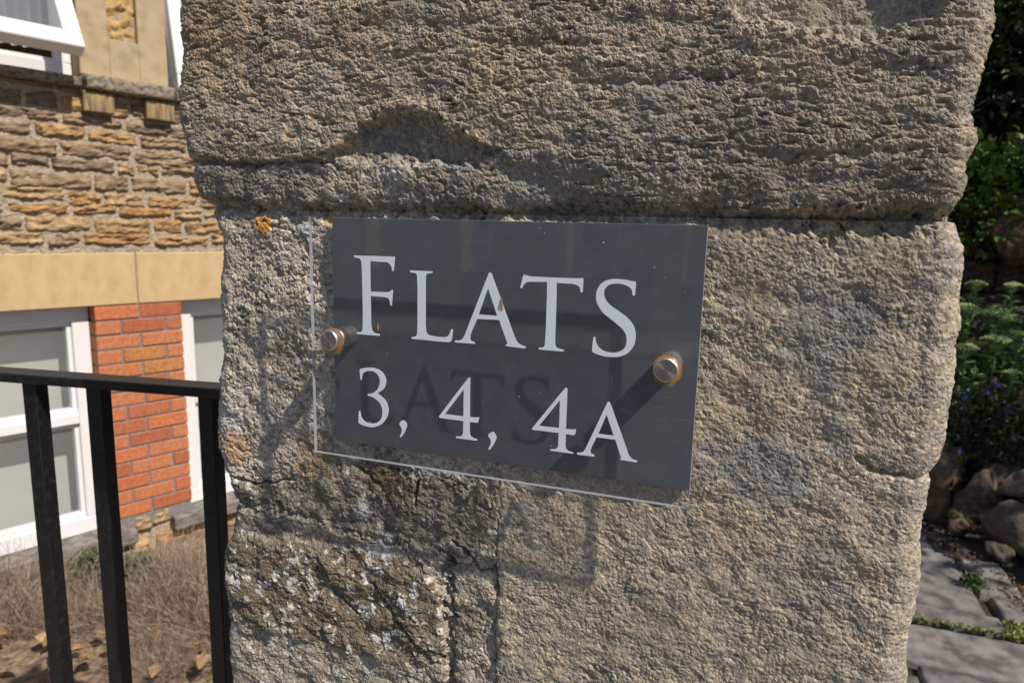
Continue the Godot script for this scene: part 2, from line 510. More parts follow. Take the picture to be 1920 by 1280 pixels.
func pillar() -> void:
	var root := thing("stone_pillar", "rough weathered sandstone gate pillar carrying the flats sign", "pillar", Vector3(0.15, -0.22, -0.2))
	var off := Vector3(0, Y0, 0) - root.position
	var nx := 900
	var ny := 1020
	var flank := 64
	var tot := nx + 2 * flank
	var y_top := 240.0
	var y_low := -520.0
	# coarse map of which stone is where, every 3 mm
	var cw := 244
	var ch := 290
	var ids := PackedByteArray()
	ids.resize(cw * ch)
	ids.fill(4)
	for k in [0, 1, 2, 3, 5, 6, 7, 10, 8, 9, 11]:
		var poly := PackedVector2Array(points(STONES[k]))
		for j in ch:
			for i in cw:
				if Geometry2D.is_point_in_polygon(Vector2(-235 + i * 3.0, 270 - j * 3.0), poly):
					ids[j * cw + i] = k
	# per stone: height of its face, coarse grain, lumps, bedding lines, fine grain
	var face := {0: -22.5, 1: -26.0, 2: -31.5, 3: -30.5, 4: -29.6, 5: -28.0, 6: -31.0, 7: -33.0, 8: -30.6, 9: -30.6, 10: -39.0, 11: -32.5}
	var grain := {0: 1.0, 1: 0.9, 2: 1.05, 3: 0.75, 4: 0.62, 5: 0.8, 6: 0.7, 7: 0.7, 8: 0.8, 9: 0.8, 10: 0.45, 11: 0.8}
	var lumps := {0: 0.9, 1: 1.2, 2: 1.2, 3: 1.5, 4: 0.75, 5: 1.5, 6: 1.5, 7: 1.6, 8: 1.2, 9: 1.2, 10: 0.7, 11: 0.9}
	var beds := {0: 1.0, 1: 0.5, 2: 0.0, 3: 0.3, 4: 0.22, 5: 0.7, 6: 0.7, 7: 0.0, 8: 0.0, 9: 0.0, 10: 0.2, 11: 0.0}
	var maps := []
	for src in [face, grain, lumps, beds]:
		var a := PackedFloat32Array()
		a.resize(cw * ch)
		for i in cw * ch:
			a[i] = src[ids[i]]
		var b := a.duplicate()
		for j in range(1, ch - 1):
			for i in range(1, cw - 1):
				var k := j * cw + i
				b[k] = (a[k] * 2.0 + a[k - 1] + a[k + 1] + a[k - cw] + a[k + cw]) / 6.0
		maps.append(b)
	var n_warp := noise(1.0 / 16.0, 3, 11)
	var n_big := noise(1.0 / 150.0, 3, 12)
	var n_lump := noise(1.0 / 34.0, 3, 13, FastNoiseLite.TYPE_SIMPLEX_SMOOTH, 0.42)
	var n_grain := noise(1.0 / 6.0, 3, 14, FastNoiseLite.TYPE_SIMPLEX_SMOOTH, 0.7)
	var n_pit := noise(1.0 / 9.0, 2, 15)
	var n_crumb := noise(1.0 / 2.5, 1, 21, FastNoiseLite.TYPE_CELLULAR)
	n_crumb.cellular_return_type = FastNoiseLite.RETURN_DISTANCE
	n_crumb.cellular_jitter = 1.0
	var n_crumb2 := noise(1.0 / 8.0, 1, 22, FastNoiseLite.TYPE_CELLULAR)
	n_crumb2.cellular_return_type = FastNoiseLite.RETURN_DISTANCE
	n_crumb2.cellular_jitter = 1.0
	rng.seed = 99
	var n_bed := noise(1.0 / 13.0, 3, 16)
	var n_col := noise(1.0 / 45.0, 4, 17, FastNoiseLite.TYPE_SIMPLEX_SMOOTH, 0.6)
	var n_spot := noise(1.0 / 4.5, 3, 18, FastNoiseLite.TYPE_SIMPLEX_SMOOTH, 0.65)
	var n_flake := noise(1.0 / 24.0, 1, 25, FastNoiseLite.TYPE_CELLULAR)
	n_flake.cellular_return_type = FastNoiseLite.RETURN_CELL_VALUE
	var flaky := {0: 0.25, 1: 0.4, 2: 0.15, 3: 1.1, 4: 0.55, 5: 0.9, 6: 0.8, 7: 0.6, 8: 0.2, 9: 0.2, 10: 0.5, 11: 0.5}
	var n_mott := noise(1.0 / 13.0, 3, 23, FastNoiseLite.TYPE_SIMPLEX_SMOOTH, 0.6)
	var n_tint := noise(1.0 / 28.0, 3, 19, FastNoiseLite.TYPE_SIMPLEX_SMOOTH, 0.6)
	# three tones of each stone: main, second, third
	var tones := {
		0: [Color(0.31, 0.26, 0.19), Color(0.205, 0.185, 0.155), Color(0.355, 0.275, 0.18)],
		1: [Color(0.27, 0.24, 0.19), Color(0.20, 0.185, 0.165), Color(0.36, 0.34, 0.305)],
		2: [Color(0.40, 0.36, 0.295), Color(0.31, 0.28, 0.235), Color(0.45, 0.415, 0.37)],
		3: [Color(0.235, 0.21, 0.17), Color(0.15, 0.135, 0.115), Color(0.35, 0.29, 0.20)],
		4: [Color(0.345, 0.295, 0.225), Color(0.265, 0.245, 0.215), Color(0.385, 0.315, 0.215)],
		5: [Color(0.16, 0.125, 0.075), Color(0.215, 0.18, 0.125), Color(0.115, 0.095, 0.065)],
		6: [Color(0.28, 0.25, 0.205), Color(0.20, 0.17, 0.125), Color(0.34, 0.31, 0.26)],
		7: [Color(0.31, 0.275, 0.22), Color(0.20, 0.175, 0.14), Color(0.37, 0.34, 0.285)],
		8: [Color(0.56, 0.25, 0.02), Color(0.62, 0.36, 0.14), Color(0.50, 0.19, 0.01)],
		9: [Color(0.50, 0.36, 0.03), Color(0.40, 0.33, 0.12), Color(0.45, 0.30, 0.02)],
		11: [Color(0.25, 0.22, 0.17), Color(0.18, 0.165, 0.145), Color(0.30, 0.27, 0.20)],
		10: [Color(0.31, 0.27, 0.225), Color(0.25, 0.23, 0.205), Color(0.34, 0.285, 0.21)]}
	var lefts := points(LEFT)
	var rights := points(RIGHT)
	var li := 0
	var ri := 0
	var r := 20.0
	var h := PackedFloat32Array()
	var px := PackedFloat32Array()
	var colors := PackedColorArray()
	var vid := PackedByteArray()
	h.resize(nx * ny)
	px.resize(nx * ny)
	colors.resize(nx * ny)
	vid.resize(nx * ny)
	var rows_l := PackedFloat32Array()
	var rows_r := PackedFloat32Array()
	var dy := (y_top - y_low) / (ny - 1)
	for j in ny:
		var y := y_top - j * dy
		li = edge_at(lefts, y, li)
		ri = edge_at(rights, y, ri)
		var a: Vector2 = lefts[li]
		var b: Vector2 = lefts[li + 1]
		var xl := lerpf(a.x, b.x, clampf((a.y - y) / (a.y - b.y), 0, 1))
		a = rights[ri]
		b = rights[ri + 1]
		var xr := lerpf(a.x, b.x, clampf((a.y - y) / (a.y - b.y), 0, 1))
		rows_l.append(xl)
		rows_r.append(xr)
		for i in nx:
			var x := lerpf(xl, xr, float(i) / (nx - 1))
			var wx := n_warp.get_noise_2d(x, y)
			var wy := n_warp.get_noise_2d(x + 311.0, y)
			# where in the coarse map, ragged by the warp
			var fx := clampf((x + wx * 7.0 + 235.0) / 3.0, 0, cw - 2)
			var fy := clampf((270.0 - y - wy * 6.0) / 3.0, 0, ch - 2)
			var ix := int(fx)
			var iy := int(fy)
			var tx := fx - ix
			var ty := fy - iy
			var k := iy * cw + ix
			var w00 := (1 - tx) * (1 - ty)
			var w10 := tx * (1 - ty)
			var w01 := (1 - tx) * ty
			var w11 := tx * ty
			var m: PackedFloat32Array = maps[0]
			var z := m[k] * w00 + m[k + 1] * w10 + m[k + cw] * w01 + m[k + cw + 1] * w11
			m = maps[1]
			var ga := m[k] * w00 + m[k + 1] * w10 + m[k + cw] * w01 + m[k + cw + 1] * w11
			m = maps[2]
			var la := m[k] * w00 + m[k + 1] * w10 + m[k + cw] * w01 + m[k + cw + 1] * w11
			m = maps[3]
			var ba := m[k] * w00 + m[k + 1] * w10 + m[k + cw] * w01 + m[k + cw + 1] * w11
			var id := ids[int(fy + 0.5) * cw + int(fx + 0.5)]
			var g := n_grain.get_noise_2d(x, y * 1.1)
			var crumb := n_crumb.get_noise_2d(x, y)
			var crumb2 := n_crumb2.get_noise_2d(x + wx * 3.0, y * 1.2)
			var pit := n_pit.get_noise_2d(x * (0.95 - 0.4 * ba) + 50.0, y * (1.1 + 0.3 * ba))
			var lump := n_lump.get_noise_2d(x, y * 1.15)
			var flat := z
			z += n_big.get_noise_2d(x, y) * 2.4 * la
			# the underside of the upper stones curves in towards the joint, and the stone below has a worn top edge
			if y > 5.0 and y < 60.0:
				var t := (60.0 - y) / 55.0
				z -= 6.0 * t * t * sqrt(t) * (smoothstep(110.0, 190.0, x) + 0.55 * (1.0 - smoothstep(110.0, 190.0, x)))
			elif y <= 5.0 and y > -10.0:
				z -= 2.0 * (y + 10.0) / 15.0
			# grain strength wanders from place to place
			ga *= 1.0 + 0.5 * n_big.get_noise_2d(x * 2.3 + 800.0, y * 3.0)
			z += lump * 2.1 * la
			z += (g * 0.34 - (crumb + 0.6) * 0.95 - (crumb2 + 0.6) * 0.45 * ga + rnd(-0.28, 0.28)) * ga - maxf(0.0, pit - 0.18) * 4.0 * ga * ga
			z += n_flake.get_noise_2d(x + wx * 16.0 + g * 5.0, (y + wy * 16.0 + x * 0.25) * 1.7) * 0.75 * float(flaky[id])
			if id == 2: z -= (crumb2 + 0.6) * 0.7
			if ba > 0.02:
				z += n_bed.get_noise_2d((x + wx * 8.0) * 0.16, y + x * 0.05 + wy * 6.0) * 1.05 * ba
			# the ends of the block curve away
			var e := minf(x - xl, xr - x)
			var out_x := 0.0
			if e < r:
				var lean := 1.0 - e / r
				var dn := z - flat
				z = flat + dn * (1.0 - lean * 0.8) - (r - sqrt(maxf(0.0, r * r - (r - e) * (r - e))))
				out_x = dn * lean * (-1.0 if x - xl < xr - x else 1.0)
			if x > -4.0 and x < 304.0 and y < 4.0 and y > -195.0:
				z = minf(z, -28.7)
			var q := j * nx + i
			h[q] = z
			px[q] = x + out_x
			vid[q] = id
			# colour
			var tn: Array = tones[id]
			var c1 := smoothstep(-0.22, 0.28, n_col.get_noise_2d(x, y * 1.3))
			var c2 := smoothstep(0.05, 0.4, n_tint.get_noise_2d(x * 0.8 + 500.0, y))
			var sp := n_spot.get_noise_2d(x, y)
			var col: Color = tn[0]
			col = col.lerp(tn[1], c1 * 0.75)
			col = col.lerp(tn[2], c2 * 0.8)
			var mo := n_mott.get_noise_2d(x, y * 1.25)
			col = col.lerp(Color(0.15, 0.14, 0.125), clampf((mo - 0.08) * 1.9, 0.0, 0.62))
			col = col.lerp(Color(0.44, 0.355, 0.25), clampf((-mo - 0.14) * 1.6, 0.0, 0.5)) if id != 5 else col
			col = col * (1.0 + sp * 0.65) * rnd(0.74, 1.28)
			if id == 5 or id == 3 or id == 6:
				# pale crusts of lichen
				var crust := n_spot.get_noise_2d(x * 0.42 + 900.0, y * 0.42) + 0.75 * n_tint.get_noise_2d(x + 70.0, y)
				var need := (0.30 - 0.5 * n_big.get_noise_2d(x * 3.0 + 300.0, y * 3.0)) if id == 5 else 0.46
				if crust > need:
					col = col.lerp(Color(0.50, 0.52, 0.50), clampf((crust - need) * 8.0, 0, 0.9))
					h[q] += 0.35
			var grey := (col.r + col.g + col.b) / 3.0
			if id < 8 or id > 9: col = col.lerp(Color(grey, grey, grey), 0.10) * Color(1.14, 1.125, 1.09)
			# quartz grains that catch the eye, and black specks
			var fleck := rng.randf()
			if fleck > 0.95 and id != 5: col = col.lerp(Color(0.66, 0.62, 0.54), 0.65)
			elif fleck < 0.06: col = col * 0.42
			col.a = 1.0
			colors[q] = col
	# cracks and open joints: line, half width, depth
	for c in [["151,-195 153,-230 150,-277", 1.3, 1.6], ["150,-277 152,-300", 1.6, 6.0], ["152,-300 149,-344 153,-387 150,-520", 1.4, 2.2], ["-130,-239 -92,-243 -45,-234", 1.3, 5.0], ["80,-214 77,-226 78,-236", 1.6, 6.0], ["107,-275 110,-328 109,-399 112,-520", 5.0, 6.0],
		["112,-261 126,-270 136,-284 151,-284", 1.8, 5.0], ["-170,45 -142,46 -73,42 -5,44", 2.6, 5.0], ["-150,8 -75,7 -11,4 60,6 131,4 200,7", 6.0, 3.6], ["170,7 233,5 305,4 360,4 445,5", 6.0, 1.6],
		["405,-152 420,-158 458,-161", 2.4, 4.0], ["-140,-270 -60,-262 20,-276 70,-275", 4.0, 3.0], ["300,50 350,44 420,46", 3.0, 1.6], ["200,95 260,92 330,96", 2.5, 1.5], ["60,120 140,124 220,118", 2.5, 1.3],
		["10,-205 40,-222 60,-250", 2.0, 2.5], ["-20,-300 -5,-330 20,-350", 2.4, 3.0], ["30,-310 60,-345 95,-380", 3.0, 4.0], ["265,-230 280,-240 300,-262", 1.2, 0.6], ["320,-265 350,-270 380,-262", 1.6, 0.6]]:
		var line := points(c[0])
		for s in line.size() - 1:
			var p0: Vector2 = line[s]
			var p1: Vector2 = line[s + 1]
			var reach: float = c[1] * 2.4 + 3.0
			var j0 := clampi(int((y_top - maxf(p0.y, p1.y) - reach) / dy), 0, ny - 1)
			var j1 := clampi(int((y_top - minf(p0.y, p1.y) + reach) / dy), 0, ny - 1)
			for j in range(j0, j1 + 1):
				var y := y_top - j * dy
				var span := rows_r[j] - rows_l[j]
				var i0 := clampi(int((minf(p0.x, p1.x) - reach - rows_l[j]) / span * (nx - 1)), 0, nx - 1)
				var i1 := clampi(int((maxf(p0.x, p1.x) + reach - rows_l[j]) / span * (nx - 1)), 0, nx - 1)
				for i in range(i0, i1 + 1):
					var q := j * nx + i
					var wob := n_warp.get_noise_2d(px[q] * 1.5 + 40.0, y * 1.5)
					var wl: float = 9.0 if c[1] > 3.9 else 3.0
					var p := Vector2(px[q] + wob * wl, y + n_warp.get_noise_2d(px[q], y + 200.0) * wl)
					var t := clampf((p - p0).dot(p1 - p0) / p0.distance_squared_to(p1), 0, 1)
					if (t <= 0.0 and s > 0): continue
					var d: float = p.distance_to(p0.lerp(p1, t)) / (c[1] * (0.75 + 0.6 * wob))
					if d < 2.4: h[q] -= c[2] * exp(-d * d)
	# stains, colour patches and single dents: x, y, radius, depth, colour, strength
	for s in [[356, 4, 11, 3.5, null, 0], [374, 1, 13, 5.0, null, 0], [394, 2, 13, 5.0, null, 0], [414, 4, 12, 4.5, null, 0], [432, 7, 9, 3.5, null, 0], [330, 6, 10, 2.5, null, 0], [240, 6, 12, 2.5, null, 0], [205, 8, 10, 2.0, null, 0], [290, 10, 12, 2.0, null, 0], [-68, 104, 5, 2.6, null, 0], [-77, 94, 6, 2.0, null, 0], [-68, -69, 2.4, 4.0, null, 0], [112, -280, 7, 4.0, Color(0.09, 0.08, 0.065), 0.6], [48, -262, 5, 3.0, null, 0], [403, -39, 22, 0.6, Color(0.15, 0.125, 0.10), 0.5],
		[-27, -8, 8, -0.5, Color(0.47, 0.47, 0.43), 0.8], [26, -252, 9, -0.3, Color(0.50, 0.51, 0.52), 0.9], [47, -282, 13, 0.0, Color(0.46, 0.47, 0.48), 0.7], [59, 35, 15, -0.8, Color(0.44, 0.42, 0.40), 0.7], [-114, -185, 20, 0.0, Color(0.45, 0.44, 0.43), 0.75],
		[-120, 165, 30, 0.8, Color(0.19, 0.165, 0.13), 0.6], [-60, 130, 26, 0.6, Color(0.17, 0.15, 0.12), 0.5], [90, 165, 40, 0.6, Color(0.18, 0.165, 0.145), 0.5], [150, 110, 35, 0.5, Color(0.35, 0.275, 0.17), 0.5], [190, 150, 30, 0.5, Color(0.17, 0.155, 0.13), 0.5], [280, 75, 45, 0.5, Color(0.18, 0.165, 0.145), 0.5],
		[-100, 25, 40, 0.0, Color(0.16, 0.14, 0.115), 0.6], [-30, 24, 30, 0.0, Color(0.18, 0.155, 0.125), 0.5], [110, 22, 40, 0.0, Color(0.17, 0.15, 0.125), 0.5], [210, 26, 50, 0.0, Color(0.165, 0.145, 0.12), 0.6], [320, 22, 50, 0.0, Color(0.17, 0.145, 0.12), 0.6], [410, 24, 45, 0.0, Color(0.16, 0.14, 0.115), 0.6], [330, 45, 40, 0.0, Color(0.19, 0.165, 0.14), 0.5],  # dark brown patches along the joint band
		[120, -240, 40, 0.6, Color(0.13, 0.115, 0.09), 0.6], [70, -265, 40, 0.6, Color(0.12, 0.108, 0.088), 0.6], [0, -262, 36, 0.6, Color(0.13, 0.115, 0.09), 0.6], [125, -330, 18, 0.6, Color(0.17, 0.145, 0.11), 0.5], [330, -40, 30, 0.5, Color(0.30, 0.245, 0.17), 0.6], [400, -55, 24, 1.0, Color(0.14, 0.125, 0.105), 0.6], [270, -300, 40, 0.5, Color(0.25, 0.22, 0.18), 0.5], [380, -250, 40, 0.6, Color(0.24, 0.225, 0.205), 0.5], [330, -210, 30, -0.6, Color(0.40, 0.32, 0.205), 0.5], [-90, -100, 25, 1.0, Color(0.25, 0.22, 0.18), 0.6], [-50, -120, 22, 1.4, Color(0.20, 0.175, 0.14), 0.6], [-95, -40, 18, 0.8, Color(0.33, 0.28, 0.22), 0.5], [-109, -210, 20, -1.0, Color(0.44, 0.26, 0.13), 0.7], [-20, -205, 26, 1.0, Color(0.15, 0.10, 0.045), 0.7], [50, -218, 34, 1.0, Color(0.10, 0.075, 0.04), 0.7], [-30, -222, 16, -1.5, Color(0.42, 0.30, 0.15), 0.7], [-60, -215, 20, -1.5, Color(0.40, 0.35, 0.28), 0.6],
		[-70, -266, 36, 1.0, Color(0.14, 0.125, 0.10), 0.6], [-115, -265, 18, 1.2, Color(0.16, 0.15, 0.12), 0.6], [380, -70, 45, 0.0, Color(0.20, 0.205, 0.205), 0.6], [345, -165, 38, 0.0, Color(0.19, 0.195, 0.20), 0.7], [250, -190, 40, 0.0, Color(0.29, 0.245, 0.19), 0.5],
		[330, -120, 40, 0.0, Color(0.35, 0.28, 0.18), 0.5], [410, -90, 26, -0.6, Color(0.40, 0.32, 0.20), 0.6], [400, -20, 30, -0.8, Color(0.36, 0.30, 0.20), 0.5], [-5, -150, 18, 0.0, Color(0.40, 0.39, 0.37), 0.5], [240, -360, 20, 1.8, Color(0.10, 0.10, 0.10), 0.4],
		[-110, 150, 60, 0.0, Color(0.31, 0.215, 0.11), 0.5], [30, 150, 40, 0.0, Color(0.29, 0.22, 0.13), 0.4], [-10, 100, 30, -0.5, Color(0.38, 0.35, 0.31), 0.5], [390, 100, 70, 0.0, Color(0.25, 0.225, 0.185), 0.5], [250, 60, 60, 0.0, Color(0.26, 0.24, 0.21), 0.5],
		[350, 118, 40, -1.2, Color(0.35, 0.29, 0.21), 0.6], [60, 60, 30, 1.4, Color(0.20, 0.185, 0.15), 0.5], [20, 28, 20, -0.3, Color(0.36, 0.31, 0.16), 0.35], [180, 30, 40, 0.0, Color(0.27, 0.26, 0.235), 0.5], [430, -215, 24, -0.8, Color(0.36, 0.30, 0.22), 0.5]]:
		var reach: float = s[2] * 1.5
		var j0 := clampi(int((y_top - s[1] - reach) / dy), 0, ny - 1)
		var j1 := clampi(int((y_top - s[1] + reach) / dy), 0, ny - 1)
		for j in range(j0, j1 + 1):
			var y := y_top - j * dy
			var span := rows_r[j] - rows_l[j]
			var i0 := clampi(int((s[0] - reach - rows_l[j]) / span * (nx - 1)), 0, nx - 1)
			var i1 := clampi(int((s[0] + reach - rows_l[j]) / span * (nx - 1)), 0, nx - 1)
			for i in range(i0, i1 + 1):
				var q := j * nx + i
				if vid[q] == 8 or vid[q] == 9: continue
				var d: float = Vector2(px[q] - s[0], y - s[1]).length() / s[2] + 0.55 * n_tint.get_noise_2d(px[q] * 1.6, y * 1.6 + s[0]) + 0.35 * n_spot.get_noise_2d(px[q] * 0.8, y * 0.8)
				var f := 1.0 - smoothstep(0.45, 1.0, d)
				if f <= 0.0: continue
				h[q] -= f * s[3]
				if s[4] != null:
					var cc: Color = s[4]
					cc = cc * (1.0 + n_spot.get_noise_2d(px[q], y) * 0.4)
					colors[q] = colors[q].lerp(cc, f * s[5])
	# vertices with the flanks
	var v := PackedVector3Array()
	var vc := PackedColorArray()
	var ids2 := PackedByteArray()
	v.resize(tot * ny)
	vc.resize(tot * ny)
	ids2.resize(tot * ny)
	for j in ny:
		var y := y_top - j * dy
		for i in tot:
			var c := clampi(i - flank, 0, nx - 1)
			var q := j * nx + c
			var x := px[q]
			var z := h[q]
			var over := absi(i - flank - c)
			var fcol: Color = colors[q]
			if over > 0:
				var t := float(over) / flank
				var back := pow(t, 1.4) * 366.0 + t * 3.0
				z -= back
				var side := -1.0 if i < flank else 1.0
				var u := back + 900.0 + 400.0 * side
				var soft := minf(1.0, back / 10.0)
				var relief := n_grain.get_noise_2d(u, y) * 0.6 - (n_crumb2.get_noise_2d(u, y * 1.2) + 0.6) * 1.0 + n_lump.get_noise_2d(u, y) * 2.4 + n_bed.get_noise_2d(u * 0.16, y) * 1.2
				x += side * relief * soft
				var fc: Color = tones[vid[q]][0] if vid[q] < 8 else tones[0][0]
				fc = fc.lerp(tones[0][1], smoothstep(-0.2, 0.3, n_col.get_noise_2d(u, y * 1.3)) * 0.7)
				fc = fc.lerp(Color(0.40, 0.33, 0.23), smoothstep(0.05, 0.4, n_tint.get_noise_2d(u, y)) * 0.6)
				fc = fc * (1.0 + n_spot.get_noise_2d(u, y) * 0.6) * rnd(0.85, 1.25)
				fcol = colors[q].lerp(fc, minf(1.0, back / 12.0))
				fcol.a = 1.0
			v[j * tot + i] = Vector3(x, y, z) * 0.001
			vc[j * tot + i] = fcol
			ids2[j * tot + i] = vid[q]
	var called := {0: "stone", 1: "stone", 2: "mortar_patch", 3: "stone", 4: "stone", 5: "stone", 6: "stone", 7: "mortar_joint", 8: "lichen", 9: "lichen"}
	var said := {0: "large upper block with bedding lines", 1: "thin course under the upper block", 2: "pale lumpy mortar left of the sign", 3: "dark cracked stone under the sign", 4: "large pale block right of the sign", 5: "brown stone with white lichen spots", 8: "orange lichen spot", 9: "yellow lichen spot"}
	for id in called:
		var remap := PackedInt32Array()
		remap.resize(tot * ny)
		remap.fill(-1)
		var pv := PackedVector3Array()
		var pc := PackedColorArray()
		var idx := PackedInt32Array()
		for j in ny - 1:
			for i in tot - 1:
				var k := j * tot + i
				var own := ids2[k]
				if own == 10: own = 0
				if own == 11: own = 1
				if own != id: continue
				for q in [k, k + 1, k + tot, k + tot + 1]:
					if remap[q] < 0:
						remap[q] = pv.size()
						pv.append(v[q])
						pc.append(vc[q])
				var a := remap[k]
				var b := remap[k + 1]
				var c := remap[k + tot]
				var d := remap[k + tot + 1]
				idx.append(a); idx.append(b); idx.append(d)
				idx.append(a); idx.append(d); idx.append(c)
		if idx.size() == 0: continue
		var o := put(root, called[id], mesh_of(pv, idx, PackedVector3Array(), pc), M.pillar, off)
		if said.has(id): tag(o, said[id])
	put(root, "mortar", box_mesh(Vector3(-0.08, -1.8, -0.42), Vector3(0.40, 0.52, -0.085), 0.01), M.mortar, off)
	# the rest of the pillar, above and below the picture
	for b in [[-0.133, -0.82, 0.215, 0.2995], [0.085, -0.82, 0.37, 0.2995], [-0.13, -1.15, 0.585, 0.325], [-0.135, -1.5, 0.325, 0.345], [0.195, -1.5, 0.265, 0.345], [-0.15, -1.82, 0.62, 0.315]]:
		put(root, "stone", rough_block(b[2], b[3], 0.395, int(b[1] * 100) + 900, 0.004, 24, 14, 0.3, 0.018), M.pillar_low, off + Vector3(b[0], b[1], -0.425))
	put(root, "stone", rough_block(0.59, 0.28, 0.40, 334, 0.004, 40, 20, 0.3, 0.018), M.pillar_low, off + Vector3(-0.142, 0.2405, -0.425))
	put(root, "cap_stone", rough_block(0.70, 0.16, 0.46, 333, 0.004, 24, 10, 0.3, 0.02), M.pillar_low, off + Vector3(-0.20, 0.522, -0.45))

